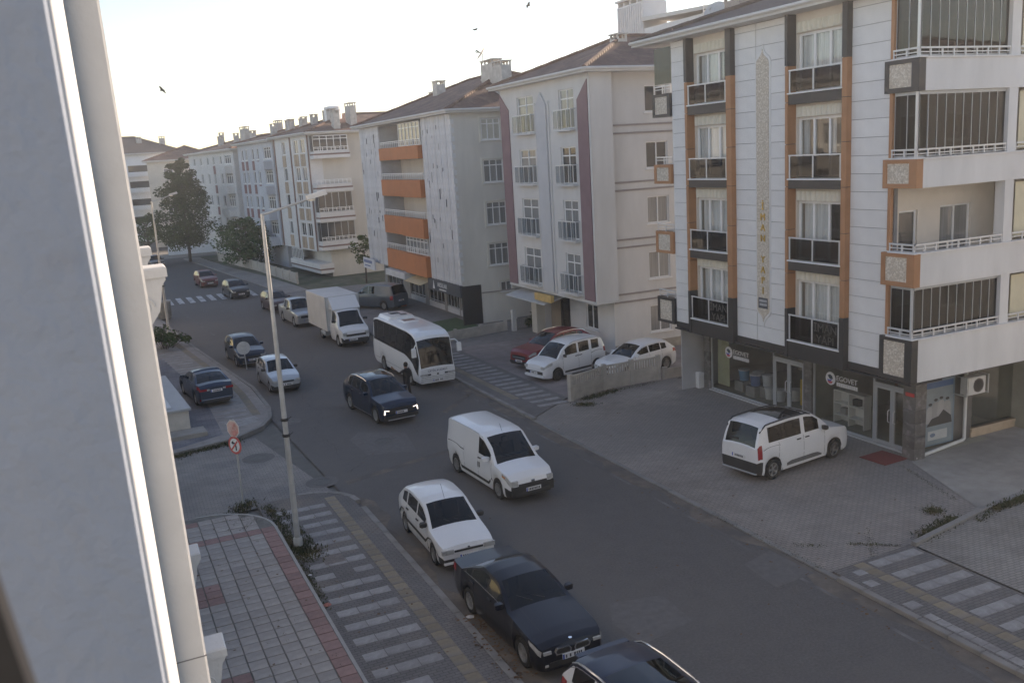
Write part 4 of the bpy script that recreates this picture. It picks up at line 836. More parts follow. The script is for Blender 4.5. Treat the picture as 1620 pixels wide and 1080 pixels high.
# ------------------------------------------------------------------ vehicles
def paint(n, c, metal=.0, rough=.28): return mat('paint_'+n, c, rough, .04, .7, 0, metal=metal, coat=.7 if sum(c) > .4 else .3, spec=.5 if sum(c) > .4 else .3)
carglass = glassmat('car_glass', (.16, .17, .175)); rubber = mat('tyre_rubber', (.022, .022, .022), .85, .2, 8); rimm = mat('alloy', (.36, .365, .37), .35, .1, 4, metal=.8); rimd = mat('dark_rim', (.04, .04, .042), .5, .1, 4)
blackp = mat('black_plastic', (.03, .03, .031), .6, .15, 4); lampw = mat('headlamp', (.33, .33, .32), .12, .25, 9, spec=.8); lampr = mat('tail_lamp', (.25, .012, .015), .15, .2, 6, spec=.8); platem = mat('number_plate', (.6, .6, .6), .5); platei = mat('plate_ink', (.04, .04, .045), .6); plateb = mat('plate_blue', (.03, .07, .35), .6); seatm = mat('seat_cloth', (.06, .058, .056), .9, .15, 4); seam = mat('panel_gap', (.03, .03, .032), .7); chrome = mat('chrome', (.65, .66, .67), .12, 0, metal=1.0)
WCACHE = {}
def wheel_meshes(r, wd, steelrim):
    k = (r, wd, steelrim)
    if k not in WCACHE:
        h = wd/2; rr = r*.66
        ty = MB().lathe([(rr, -h*.9), (r*.86, -h), (r*.97, -h*.8), (r, -h*.5), (r, h*.5), (r*.97, h*.8), (r*.86, h), (rr, h*.9), (rr*.97, h*.6), (rr*.97, -h*.6)], n=24, axis='y').mesh('wheel', 40)
        b = MB(); b.lathe([(rr*.98, h*.1), (rr*.98, h*.35), (.02, h*.3)], n=20, axis='y')
        b2 = MB(); n = 5 if not steelrim else 9
        b2.lathe([(rr*.98, h*.5), (rr, h*.85), (rr*.9, h*.85), (rr*.88, h*.5)], n=20, axis='y'); b2.lathe([(rr*.2, h*.4), (rr*.2, h*.75), (.01, h*.8)], n=10, axis='y')
        for i in range(n):
            a = 2*math.pi*i/n; ca, sa = math.cos(a), math.sin(a); wi = rr*(.13 if n == 5 else .07)
            vs = []
            for rad, ww in ((rr*.15, wi), (rr*.93, wi*1.25)):
                for sg in (-1, 1):
                    for yy in (h*.4, h*.72): vs.append((ca*rad-sa*ww*sg, yy, sa*rad+ca*ww*sg))
            b2.add(vs, [(0, 1, 3, 2), (4, 6, 7, 5), (0, 4, 5, 1), (2, 3, 7, 6), (1, 5, 7, 3), (0, 2, 6, 4)])
        WCACHE[k] = (ty, b.mesh('brake_disc', 40), b2.mesh('rim', 40))
    return WCACHE[k]
def wheel(root, x, y, r, wd=.2, steelrim=False, rm=None):
    a, b, c = wheel_meshes(r, wd, steelrim); rz = 0 if y > 0 else math.pi
    o = P('wheel', a, rubber, root, loc=(x, y, r), rz=rz); P('brake_disc', b, rimd, o)
    me = c
    if rm is not None and me.materials and me.materials[0] != rm: me = c.copy(); me.materials.clear()
    P('rim', me, rm or rimm, o)
class Car:
    def __init__(s, label, cat, F, Rr, side, sp, group=None, name=None, zg=0.0):
        """F, Rr: ground contacts of the front and rear wheel on one side; side +1 when that is the vehicle's left"""
        d = dict(W=1.75, gc=.2, wr=.31, tum=.76, fo=.85, crown=.05, bump=None, windows=[], rear=True, tw=.2, rim=None, steel=False, glass=None, plan=None, archs=None, wsd=None); d.update(sp); s.d = d
        F, Rr = Vector(F), Vector(Rr); u = (F-Rr).normalized(); lat = Vector((-u.y, u.x)); d['W'] *= .91; mid = (F+Rr)/2-lat*side*(d['W']/2-.06)
        s.root = T(name or cat.replace(' ', '_'), label, cat, (mid.x, mid.y, zg), math.atan2(u.y, u.x), group)
        s.xn = d['fo']+d['wb']/2; s.L = d['L']; s.build()
    def x(s, q): return s.xn-q
    def w(s, q):
        L = s.L; pl = s.d['plan'] or [(0, .80), (.04, .86), (.12, .93), (.3, .98), (.6, 1), (L-.6, 1), (L-.25, .97), (L-.08, .93), (L, .88)]
        return lerp(pl, q)*s.d['W']/2
    def z0(s, q, arch=True):
        d = s.d; L = s.L; z = lerp(d.get('gct') or [(0, d['gc']+.05), (.3, d['gc']), (L-.35, d['gc']), (L, d['gc']+.1)], q)
        if arch:
            for sw in s.arch:
                Ra = d['wr']*1.16; e = abs(q-sw)
                if e <= Ra+1e-6: z = max(z, d['wr']+math.sqrt(max(Ra*Ra-e*e, 0)))
        return z
    def ring(s, q):
        d = s.d; w = s.w(q); z0 = s.z0(q); zb = lerp(d['belt'], q); zr = max(zb, lerp(d['roof'], q)) if d['roof'][0][0] < q < d['roof'][-1][0] else zb
        h = zr-zb; k = min(1, h/.4); yb = .955*w; yt = yb-(yb-d['tum']*w)*k; D = max(zb-z0, .05)
        zl = zb+min(.05, .15*h); zt = zr-min(.10, .25*h); zrail = zr-.035*k
        def yy(z): return yb+(yt-yb)*((z-zb)/(zrail-zb) if h > .01 else 0)
        cr = .02+.03*(1-k)+d['crown']*.4*k
        return [(.93*w, z0), (.975*w, z0+.15*D), (w, z0+.45*D), (.992*w, z0+.8*D), (yb, zb), (yy(zl), zl), (yy(zt), zt), (yt, zrail), (d.get('ap', .87)*yt, zr+.005), (.45*yt, zr+cr*.8), (0, zr+cr)]
    def build(s):
        d = s.d; L = s.L; s.arch = d['archs'] if d['archs'] is not None else [d['fo'], d['fo']+d['wb']]
        key = {0, .04, .12, .22, .35, L-.35, L-.22, L-.1, L-.04, L, *[p[0] for p in d['belt']], *[p[0] for p in d['roof']]}
        for a, c in d['windows']: key |= {a, c}
        for sw in s.arch:
            Ra = d['wr']*1.16; key |= {sw+Ra*math.cos(math.pi*i/10) for i in range(11)} | {sw+Ra+.008, sw-Ra-.008}
        key = sorted(k for k in key if 0 <= k <= L); ks_ = [key[0]]
        for k in key[1:]:
            if k-ks_[-1] < .006: continue
            n = int((k-ks_[-1])/.28)
            ks_ += [ks_[-1]+(k-ks_[-1])*(i+1)/(n+1) for i in range(n)]+[k]
        s.st = ks_; s.rg = [s.ring(k) for k in ks_]
        ws = (d['roof'][0][0], d['wst']); rw = (d['rwt'], d['roof'][-1][0])
        parts = {}
        def cls(q, r, sg):
            if 5 <= r < 6:
                for i, (a, c) in enumerate(d['windows']):
                    if a < q < c: return ('side_window', i, sg)
            if r >= 8 and ws[0] < q < ws[1]: return ('windshield', 0, 0)
            if r >= 8 and rw[0] < q < rw[1] and d['rear']: return ('rear_window', 0, 0)
            if d['bump']:
                f, rb, rows = d['bump']
                if q < f and r < rows: return ('front_bumper', 0, 0)
                if q > L-rb and r < rows: return ('rear_bumper', 0, 0)
            if d.get('roofpaint') and r >= 6: return ('roof', 0, 0)
            return ('body', 0, 0)
        for i in range(len(ks_)-1):
            q = (ks_[i]+ks_[i+1])/2
            for r in range(10):
                for sg in (1, -1):
                    c = cls(q, r, sg); mb = parts.setdefault(c, MB()); A, B = s.rg[i], s.rg[i+1]; xa, xb = s.x(ks_[i]), s.x(ks_[i+1])
                    qd = [(xa, sg*A[r][0], A[r][1]), (xb, sg*B[r][0], B[r][1]), (xb, sg*B[r+1][0], B[r+1][1]), (xa, sg*A[r+1][0], A[r+1][1])]
                    mb.quad(*(qd if sg < 0 else qd[::-1]))
        for i, q, xx in ((0, .001, s.x(0)), (len(ks_)-1, L-.001, s.x(L))):
            A = s.rg[i]
            for r in range(10):
                c = cls(q, r, 1) if r < 5 else ('body', 0, 0)
                if c[0] in ('side_window', 'windshield', 'rear_window'): c = ('body', 0, 0)
                mb = parts.setdefault(c, MB()); qd = [(xx, A[r][0], A[r][1]), (xx, -A[r][0], A[r][1]), (xx, -A[r+1][0], A[r+1][1]), (xx, A[r+1][0], A[r+1][1])]
                mb.quad(*(qd if i else qd[::-1]))
        s.o = {}
        for c, mb in parts.items():
            mm = d['paint'] if c[0] == 'body' else d.get('roofpaint') if c[0] == 'roof' else carglass if 'wind' in c[0] else (d.get('bumpm') or blackp)
            me = mb.mesh(c[0]);
            import bmesh
            bm = bmesh.new(); bm.from_mesh(me); bmesh.ops.remove_doubles(bm, verts=bm.verts, dist=.0008); bmesh.ops.dissolve_degenerate(bm, edges=bm.edges, dist=.0005); bm.to_mesh(me); bm.free()
            for p in me.polygons: p.use_smooth = True
            me.set_sharp_from_angle(angle=R(32)); s.o[c] = P(c[0], me, mm, s.root)
        zf = d['gc']+.02; ub = MB().box(s.x(L-.12), s.x(.12), -d['W']/2+.24, d['W']/2-.24, zf, min(lerp(d['belt'], .3), lerp(d['belt'], L-.3))-.12)
        P('underbody', ub, rimd, s.root)
        if d['roof'][-1][0]-d['roof'][0][0] > 1.2:
            c0 = d['roof'][0][0]; zf2 = lerp(d['belt'], c0+.9)
            P('dashboard', MB().cbox(s.x(c0+.55), s.x(c0+.12), -d['W']/2*.8, d['W']/2*.8, zf2-.35, zf2-.06, .04), rimd, s.root)
            rows_ = [c0+1.15] + ([min(c0+1.95, d['rwt']-.5)] if d['rear'] else []) + ([c0+2.9, c0+3.8, c0+4.7] if s.L > 6 else [])
            for q in rows_:
                if q > s.L-.5: continue
                for sg in (1, -1):
                    y0 = sg*d['W']*.22; st_ = P('seat', MB().prism([(s.x(q-.05), zf2-.5), (s.x(q+.16), zf2-.5), (s.x(q+.3), zf2+.14), (s.x(q+.2), zf2+.16)], 'y', y0-.22, y0+.22), seatm, s.root)
                    P('headrest', MB().cbox(s.x(q+.34), s.x(q+.25), y0-.11, y0+.11, zf2+.16, zf2+.32, .02), seatm, st_)
        for sw in (d['fo'], d['fo']+d['wb']):
            for sg in (1, -1): wheel(s.root, s.x(sw), sg*(d['W']/2-.025-d['tw']/2), d['wr'], d['tw'], d['steel'], d['rim'])
    def pt(s, q, t, sg, off=0):
        i = max(0, min(len(s.st)-2, next((k for k in range(len(s.st)-1) if s.st[k+1] >= q), len(s.st)-2))); f = (q-s.st[i])/max(s.st[i+1]-s.st[i], 1e-6); f = max(0, min(1, f))
        r = min(int(t), 9); g = t-r
        def at(R_): return Vector((R_[r][0]*(1-g)+R_[r+1][0]*g, R_[r][1]*(1-g)+R_[r+1][1]*g))
        p = at(s.rg[i])*(1-f)+at(s.rg[i+1])*f
        a, c = s.rg[i][r], s.rg[i][r+1]; n = Vector((c[1]-a[1], a[0]-c[0])); n = n.normalized() if n.length > 1e-5 else Vector((1, 0))
        fx = off*.6 if q < .3 else -off*.6 if q > s.L-.3 else 0
        return (s.x(q)+fx, sg*(p.x+n.x*off), p.y+n.y*off)
    def patch(s, name, m, q0, q1, t0, t1, off=.006, sides=(1, -1), ns=6, ntt=4, parent=None, f=None):
        for sg in sides:
            b = MB(); vs = []
            for i in range(ns+1):
                for j in range(ntt+1):
                    a0, a1 = t0, t1
                    if f: a0, a1 = f(i/ns)
                    vs.append(s.pt(q0+(q1-q0)*i/ns, a0+(a1-a0)*j/ntt, sg, off))
            fs = [(i*(ntt+1)+j, (i+1)*(ntt+1)+j, (i+1)*(ntt+1)+j+1, i*(ntt+1)+j+1) for i in range(ns) for j in range(ntt)]
            b.add(vs, fs); P(name, b, m, parent or s.root, 40)
    def seams(s, qs, t0=.5, t1=4.0):
        for q in qs: s.patch('door_seam', seam, q-.006, q+.006, t0, t1, .003, ns=1, ntt=6)
    def handles(s, qs, t=3.55, m=None):
        for q in qs:
            for sg in (1, -1):
                a = s.pt(q, t, sg, .0); P('door_handle', MB().cbox(a[0]-.09, a[0]+.09, min(a[1], a[1]+sg*.035), max(a[1], a[1]+sg*.035), a[2]-.016, a[2]+.016, .008), m or s.d['paint'], s.root)
    def front(s, name, m, y0, y1, z0, z1, d=.015, mirror=False, q=0, lip=None):
        for sg in ((1, -1) if mirror else (1,)):
            a, c = sorted((y0*sg, y1*sg)); P(name, MB().cbox(*sorted((s.x(q)-.05, s.x(q)+d)), a, c, z0, z1, .006), m, s.root)
    def rearbox(s, name, m, y0, y1, z0, z1, d=.015, mirror=False, q=None):
        xr = s.x(s.L if q is None else q)
        for sg in ((1, -1) if mirror else (1,)):
            a, c = sorted((y0*sg, y1*sg)); P(name, MB().cbox(xr-d, xr+.05, a, c, z0, z1, .006), m, s.root)
    def plate(s, z, rear=False, y=0, d=.02, q=None):
        x = (s.x(s.L)-d) if rear else s.x(0)+d; e = -.012 if rear else .012
        o = P('number_plate', MB().box(*sorted((x-e, x+e)), y-.26, y+.26, z-.055, z+.055), platem, s.root)
        b = MB(); u = -.19; rnd = random.Random(int(z*1000)+len(s.root.name))
        while u < .2:
            w_ = rnd.uniform(.025, .045)
            if rnd.random() < .85: b.box(*sorted((x+e, x+e*1.25)), y+u, y+u+w_, z-.035, z+.035)
            u += w_+.018
        P('plate_characters', b, platei, o)['kind'] = 'stuff'; b = MB(); yy = (y+.22, y+.26) if rear else (y-.26, y-.22); b.box(*sorted((x+e, x+e*1.2)), *yy, z-.055, z+.055); P('plate_band', b, plateb, o)
    def mirrors(s, q, m=None, z=None, wd=.2):
        for sg in (1, -1):
            a = s.pt(q, 4.6, sg); zz = z or a[2]+.06; y0 = a[1]; b = MB()
            prof = [(0, -.03, -.05), (wd*.25, -.07, -.07), (wd*.8, -.07, -.075), (wd, -.03, -.05)]
            vs = []
            for (dy, dx, dz) in prof:
                for (ex, ez) in ((-1, -1), (-1, 1), (.7, .8), (.7, -.8)): vs.append((a[0]-.02+ex*abs(dx), y0+sg*(dy-.01), zz+ez*abs(dz)))
            fs = [(0, 1, 2, 3), (12, 15, 14, 13)]+[(i*4+k, i*4+(k+1) % 4, (i+1)*4+(k+1) % 4, (i+1)*4+k) for i in range(3) for k in range(4)]
            P('wing_mirror', b.add(vs, fs), m or s.d['paint'], s.root, 50)
    def rails(s, q0, q1, m, t=7.15, h=.05, thick=.016):
        for sg in (1, -1):
            pts = [s.pt(q0+(q1-q0)*i/10, t, sg, h if 0 < i < 10 else .01) for i in range(11)]; P('roof_rail', MB().tube(pts, thick, 6), m, s.root, 40)
    def wipers(s):
        c0 = s.d['roof'][0][0]
        for y0 in (.35, -.25):
            a = s.pt(c0+.05, 10-abs(y0)*1.4, 1 if y0 > 0 else -1, .015); c = (a[0]-.22, a[1]-.42 if y0 > 0 else a[1]-.3, a[2]+.1)
            P('wiper', MB().tube([a, c], .01, 4), seam, s.root)
def hatch(L, H, cowl, wst, rwt, belt, end=None): return dict(belt=belt, roof=[(cowl, lerp(belt, cowl)), (cowl+(wst-cowl)*.5, lerp(belt, cowl)+(H-.09-lerp(belt, cowl))*.56), (wst, H-.09), (wst+.35, H-.03), ((wst+rwt)/2+.2, H-.01), (rwt-.3, H-.05), (rwt, H-.11), (end or L-.06, lerp(belt, end or L-.06))], wst=wst, rwt=rwt)

WHITE = paint('white', (.74, .745, .75)); WHITE2 = paint('white_old', (.7, .7, .695), rough=.35); SILVER = paint('silver', (.44, .46, .48), .5); NAVY = paint('navy', (.012, .017, .04)); BLACKB = paint('blue_black', (.007, .009, .017)); TEAL = paint('dark_teal', (.008, .02, .045), .2); SBLUE = paint('steel_blue', (.04, .065, .105), .5); WINE = paint('wine', (.2, .02, .028)); DRED = paint('dark_red', (.14, .03, .03)); BROWN = paint('brown', (.06, .035, .04)); DGREY = paint('dark_grey', (.03, .033, .038)); GREYB = paint('grey_blue', (.1, .13, .165), .4)
# 1 white 80s hatchback at the kerb
sp = dict(L=3.96, W=1.70, wb=2.54, fo=.78, wr=.29, gc=.2, paint=WHITE2, tum=.82, windows=[(1.35, 2.05), (2.13, 2.95), (3.05, 3.42)], bump=(.3, .25, 2), steel=True, rim=rimm, tw=.17,
  plan=[(0, .9), (.05, .94), (.2, .975), (.5, 1), (3.5, 1), (3.85, .96), (3.96, .92)])
sp.update(hatch(3.96, 1.45, 1.02, 1.72, 3.45, [(0, .60), (.05, .70), (.3, .76), (1.02, .90), (2, .93), (3.9, .96), (3.96, .9)]))
c = Car('white boxy old hatchback with dark bumpers parked nose to the black sedan', 'car', (7.36, 22.2), (7.42, 24.75), -1, sp)
c.front('headlight', lampw, .42, .74, .54, .66, .012, True); c.front('grille', blackp, -.4, .4, .57, .62); c.front('valance', WHITE2, -.7, .7, .26, .33, .01); c.plate(.44, d=.03); c.seams([1.12, 2.09, 3.0]); c.handles([1.98, 2.88], m=blackp); c.mirrors(1.2, blackp); c.wipers(); c.patch('side_moulding', blackp, .3, 3.7, 1.75, 2.15, .008, ns=14, ntt=1)
P('antenna', MB().tube([(c.x(1.75), 0, 1.42), (c.x(2.0), 0, 1.75)], .006, 4), blackp, c.root); P('badge', MB().cbox(c.x(.02), c.x(-.015), -.03, .03, .635, .675, .004), chrome, c.root)
# 2 black sedan in front of it
def sedan(L, H, cowl, wst, rwt, rb, belt): return dict(belt=belt, roof=[(cowl, lerp(belt, cowl)), (cowl+(wst-cowl)*.55, lerp(belt, cowl)+(H-.08-lerp(belt, cowl))*.62), (wst, H-.08), (wst+.4, H-.02), (wst+.8, H), (rwt-.3, H-.05), (rwt, H-.1), (rwt+(rb-rwt)*.5, lerp(belt, rb)+(H-.1-lerp(belt, rb))*.56), (rb, lerp(belt, rb))], wst=wst, rwt=rwt)
sp = dict(L=4.52, W=1.82, wb=2.76, fo=.77, wr=.325, gc=.17, paint=BLACKB, tum=.75, windows=[(1.75, 2.45), (2.53, 3.3), (3.36, 3.6)], tw=.22)
sp.update(sedan(4.52, 1.42, 1.42, 2.12, 3.12, 3.86, [(0, .58), (.05, .68), (.2, .76), (.5, .82), (1.42, .95), (2.6, .98), (3.86, 1.02), (4.45, 1.02), (4.52, .95)]))
c = Car('glossy blue-black sedan with twin oval grilles parked behind the white hatchback', 'car', (7.24, 16.42), (7.16, 19.2), -1, sp)
for sg in (1, -1):
    g = P('grille', MB().prism([(sg*.05, .5), (sg*.4, .53), (sg*.43, .61), (sg*.36, .68), (sg*.08, .67), (sg*.03, .6)], 'x', c.x(0)-.02, c.x(0)+.02), chrome, c.root)
    P('grille_slats', MB().prism([(sg*.08, .53), (sg*.37, .555), (sg*.39, .605), (sg*.34, .65), (sg*.1, .645), (sg*.065, .595)], 'x', c.x(0)+.021, c.x(0)+.026), blackp, g)
P('bonnet_badge', MB().lathe([(.04, 0), (.04, .008)], (c.x(.09), 0, .765), 12), chrome, c.root)
c.patch('headlight', lampw, .05, .42, 2.75, 3.7, .008, f=lambda t: (2.75+.5*t, 3.75)); c.front('headlight', lampw, .5, .68, .585, .65, .008, True); c.front('air_intake', blackp, -.55, .55, .28, .4); c.front('fog_lamp', lampw, .58, .66, .32, .37, .01, True); c.plate(.46, d=.03)
c.seams([1.5, 2.49, 3.5]); c.handles([2.3, 3.2]); c.mirrors(1.62); c.wipers(); c.patch('tail_light', lampr, 4.2, 4.5, 2.9, 3.8); c.patch('bonnet_crease', seam, .4, 1.4, 8.6, 8.63, .002, ns=6, ntt=1)
c.patch('window_trim', chrome, 1.6, 3.7, 4.6, 4.75, .004, ns=12, ntt=1)
# 3 white estate with black roof, cut by the lower edge
sp = dict(L=4.55, W=1.86, wb=2.7, fo=.9, wr=.35, gc=.2, paint=WHITE, roofpaint=NAVY, tum=.8, windows=[(1.7, 2.45), (2.53, 3.3), (3.36, 4.05)], tw=.23)
sp.update(hatch(4.55, 1.62, 1.25, 1.98, 4.12, [(0, .68), (.05, .78), (.3, .92), (1.25, 1.05), (2.4, 1.07), (4.4, 1.12), (4.55, .98)]))
c = Car('white estate with dark glass roof and silver roof rails at the lower edge', 'car', (7.1, 10.6), (7.0, 13.3), -1, sp)
c.rails(1.9, 4.15, chrome, 7.0, .05, .022); c.patch('sunroof', carglass, 2.2, 3.2, 8.0, 10, .004, ns=6, ntt=4); c.rearbox('spoiler', NAVY, -.56, .56, 1.475, 1.515, .1, q=4.2); c.patch('tail_light', lampr, 4.2, 4.52, 2.8, 3.9); c.seams([1.4, 2.49, 3.4]); c.mirrors(1.5); c.patch('window_trim', chrome, 1.6, 4.2, 6.05, 6.3, .006, ns=12, ntt=1); c.handles([2.3, 3.2])
# 4 white panel van driving
sp = dict(L=4.74, W=1.83, wb=3.1, fo=.86, wr=.32, gc=.2, paint=WHITE, tum=.86, windows=[(1.3, 2.12)], rear=False, bump=(.34, .2, 2), tw=.2, steel=True,
  belt=[(0, .62), (.05, .76), (.25, .92), (1.0, 1.08), (1.7, 1.14), (4.7, 1.2), (4.74, 1.15)], roof=[(1.0, 1.08), (1.4, 1.5), (1.78, 1.76), (2.1, 1.84), (2.6, 1.87), (4.3, 1.87), (4.6, 1.8), (4.73, 1.2)], wst=1.75, rwt=4.6)
c = Car('white panel van with dark front bumper driving towards the camera', 'van', (10.79, 25.65), (10.6, 28.74), -1, sp)
c.front('headlight', lampw, .52, .72, .62, .78, .01, True); c.patch('headlight', lampw, .03, .5, 2.9, 3.75, .008, f=lambda t: (2.6+.7*t, 3.8)); c.patch('indicator', mat('amber', (.5, .14, .02), .2), .3, .48, 3.2, 3.5, .012, ns=3, ntt=2); c.front('grille', blackp, -.5, .5, .52, .66); c.front('badge', chrome, -.06, .06, .66, .74, .025); c.front('lower_grille', blackp, -.74, .74, .3, .6, .01); c.front('air_intake', rimd, -.6, .6, .31, .4, .02); c.plate(.46, d=.04)
c.seams([1.2, 2.14, 3.2]); c.handles([2.02], m=blackp); c.mirrors(1.35, WHITE, wd=.26); c.wipers(); c.patch('side_moulding', blackp, 1.2, 3.9, 1.0, 1.35, .01, ns=12, ntt=1); c.patch('slide_rail', blackp, 3.2, 4.5, 3.3, 3.45, .008, ns=5, ntt=1)
P('antenna', MB().tube([(c.x(1.9), 0, 1.83), (c.x(2.05), 0, 2.05)], .006, 4), blackp, c.root); c.patch('door_lettering', blackp, 2.0, 2.06, 2.35, 2.9, .007, sides=(-1,), ns=1, ntt=1); c.patch('door_lettering', blackp, 2.1, 2.16, 2.3, 2.85, .007, sides=(-1,), ns=1, ntt=1)
c.patch('roof_groove', seam, 1.9, 4.6, 7.05, 7.15, .003, ns=10, ntt=1); P('dash_clutter', MB().cbox(c.x(1.45), c.x(1.35), -.6, .6, 1.16, 1.22, .02), lampw, c.root)
# 5 dark blue SUV with V-shaped running lights
sp = dict(L=4.6, W=1.88, wb=2.89, fo=.85, wr=.36, gc=.21, paint=TEAL, tum=.76, windows=[(1.65, 2.4), (2.48, 3.35), (3.42, 3.8)], tw=.23, bump=(.1, .3, 1))
sp.update(hatch(4.6, 1.66, 1.15, 1.95, 3.85, [(0, .72), (.05, .84), (.25, .95), (1.15, 1.06), (2.5, 1.08), (4.45, 1.14), (4.6, .95)], 4.4))
c = Car('dark blue SUV with white angular running lights in the middle of the road', 'car', (10.0, 36.38), (9.7, 39.24), -1, sp)
ledm = mat('lit_led', (1, .97, .9), .3, 0, emit=.9)
for sg in (1, -1):
    P('running_light', MB().prism([(sg*.53, .665), (sg*.72, .70), (sg*.75, .52), (sg*.725, .52), (sg*.7, .672), (sg*.53, .642)], 'x', c.x(0)-.1, c.x(0)+.022), ledm, c.root)
c.front('grille', blackp, -.56, .56, .5, .66); c.front('bonnet_strip', blackp, -.6, .6, .70, .74, .012); c.front('air_intake', blackp, -.75, .75, .3, .44); c.front('skid_plate', mat('skid_silver', (.3, .3, .31), .4, .1, 3, metal=.5), -.6, .6, .245, .285, .02); c.plate(.55, d=.035); c.seams([1.35, 2.44, 3.35]); c.mirrors(1.5); c.wipers(); c.rails(2.0, 3.8, chrome, 7.1, .03, .014); c.patch('sunroof', carglass, 2.1, 3.3, 8.1, 10, .003, ns=6, ntt=4); c.patch('sill_trim', mat('skid_silver', (.3, .3, .31)), 1.3, 3.3, .3, .6, .012, ns=8, ntt=1); c.handles([2.3, 3.2])
# 6 minibus
sp = dict(ap=.965, L=6.9, W=2.12, wb=3.9, fo=1.35, wr=.38, gc=.32, paint=WHITE, tum=.9, crown=.12, windows=[(.95, 1.9), (1.96, 2.9), (2.96, 3.9), (3.96, 4.9), (4.96, 5.9), (5.95, 6.55)], tw=.24, steel=True,
  plan=[(0, .9), (.06, .95), (.2, .985), (.5, 1), (6.5, 1), (6.75, .97), (6.9, .92)], belt=[(0, .98), (.02, 1.02), (.5, 1.08), (1.0, 1.2), (1.8, 1.42), (6.8, 1.5), (6.9, 1.45)], gct=[(0, .3), (.5, .32), (6.4, .32), (6.9, .42)],
  roof=[(.02, 1.02), (.16, 1.7), (.3, 2.2), (.42, 2.42), (.8, 2.58), (1.5, 2.66), (3.5, 2.7), (6.0, 2.7), (6.55, 2.6), (6.75, 2.3), (6.87, 1.48)], wst=.36, rwt=6.6)
c = Car('white minibus with black glass standing beside the right pavement', 'bus', (13.35, 41.75), (13.25, 45.65), -1, sp, name='minibus')
c.patch('side_glass', carglass, .12, 1.0, 3.3, 6.4, .008, f=lambda t: (2.2+2.3*t, 6.3), ns=8, ntt=6); c.patch('side_glass_band', carglass, .9, 6.6, 4.7, 5.1, .006, ns=16, ntt=1); c.patch('side_glass_band', carglass, .9, 6.6, 5.95, 6.5, .006, ns=16, ntt=1)
for q in (1.93, 2.93, 3.93, 4.93, 5.93): c.patch('window_post', carglass, q-.05, q+.05, 5.0, 6.0, .006, ns=1, ntt=3)
c.front('light_bar', blackp, .35, .85, .66, .74, .012, True); c.front('headlight', lampw, .5, .88, .67, .73, .02, True); c.front('bumper_panel', mat('bumper_grey', (.42, .42, .42), .5, .15, 4), -.86, .86, .34, .56, .012); c.front('front_seam', seam, -.84, .84, .595, .61, .01); c.plate(.42, d=.03)
text('ÇETİN KUDRET', .14, mat('bus_letters', (.05, .06, .12), .5), c.root, 'front_lettering', (c.x(0)+.012, 0, .87), ROT_CARF, .002)
P('badge', MB().lathe([(.05, 0), (.05, .02)], (c.x(0)-.002, 0, .7), 12, 'x'), rimd, c.root)
for sg in (1, -1):
    a = Vector(c.pt(.3, 7, sg)); P('mirror_arm', MB().tube([a, a+Vector((.28, sg*.12, .06)), a+Vector((.38, sg*.26, -.1))], .028, 6), WHITE, c.root, 40); e = a+Vector((.36, sg*.28, -.1)); P('wing_mirror', MB().cbox(e.x-.06, e.x+.06, e.y-.1, e.y+.1, e.z-.42, e.z, .03), WHITE, c.root)
P('roof_pod', MB().prism([(-.72, 2.7), (.72, 2.7), (.6, 2.86), (-.6, 2.86)], 'x', c.x(6.2), c.x(4.6)), WHITE, c.root); P('roof_fan', MB().box(c.x(5.9), c.x(5.4), -.25, .25, 2.861, 2.875).box(c.x(5.2), c.x(4.9), .1, .45, 2.861, 2.872), blackp, c.root)
hb = P('roof_hatch', MB().cbox(c.x(3.9), c.x(3.1), -.38, .38, 2.7, 2.8, .02), WHITE, c.root); P('hatch_glass', MB().box(c.x(3.75), c.x(3.35), -.3, .3, 2.8, 2.806), mat('hatch_brown', (.1, .04, .035), .3), hb)
P('windscreen_card', MB().quad((c.x(.05), .55, 1.16), (c.x(.05), .78, 1.16), (c.x(.085), .78, 1.34), (c.x(.085), .55, 1.34)), mat('card', (.28, .25, .25), .7), c.root); P('windscreen_marks', MB().quad((c.x(.36), .02, 2.335), (c.x(.36), .3, 2.335), (c.x(.375), .3, 2.37), (c.x(.375), .02, 2.37)), platem, c.root)
c.seams([1.15, 5.6], 1.0, 4.6); c.patch('panel_line', seam, 1.2, 6.6, 1.4, 1.44, .004, ns=12, ntt=1)
# 7 box truck
sp = dict(L=2.25, W=1.98, wb=3.45, fo=.95, wr=.35, gc=.3, paint=WHITE, tum=.8, windows=[(1.22, 2.0)], rear=False, archs=[.95], bump=(.25, 0, 2), tw=.22, steel=True, plan=[(0, .84), (.05, .9), (.2, .96), (.5, 1), (2.25, 1)], gct=[(0, .32), (.3, .3), (2.25, .3)],
  belt=[(0, .78), (.05, .95), (.2, 1.06), (.72, 1.2), (1.2, 1.3), (2.25, 1.32)], roof=[(.72, 1.2), (1.05, 1.65), (1.35, 1.98), (1.55, 2.08), (1.9, 2.12), (2.2, 2.12), (2.24, 2.1)], wst=1.35, rwt=2.3)
c = Car('white box truck with tall cargo body parked behind the minibus', 'truck', (12.9, 53.7), (12.75, 57.15), -1, sp)
c.front('headlight', lampw, .55, .78, .74, .92, .01, True); c.front('grille', blackp, -.6, .6, .7, .82); c.front('air_intake', blackp, -.7, .7, .36, .56); c.plate(.5, d=.03, y=-.2); c.mirrors(1.05, blackp, z=1.5, wd=.26); c.wipers(); c.seams([1.2, 2.05])
cg = mat('cargo_white', (.5, .5, .49), .55, .08, 1.2, stain=.1)
P('cargo_box', MB().cbox(c.x(6.55), c.x(2.3), -1.05, 1.05, .75, 2.85, .03), cg, c.root); P('wind_deflector', MB().prism([(c.x(2.29), 2.1), (c.x(1.5), 2.12), (c.x(2.29), 2.8)], 'y', -.85, .85), WHITE, c.root)
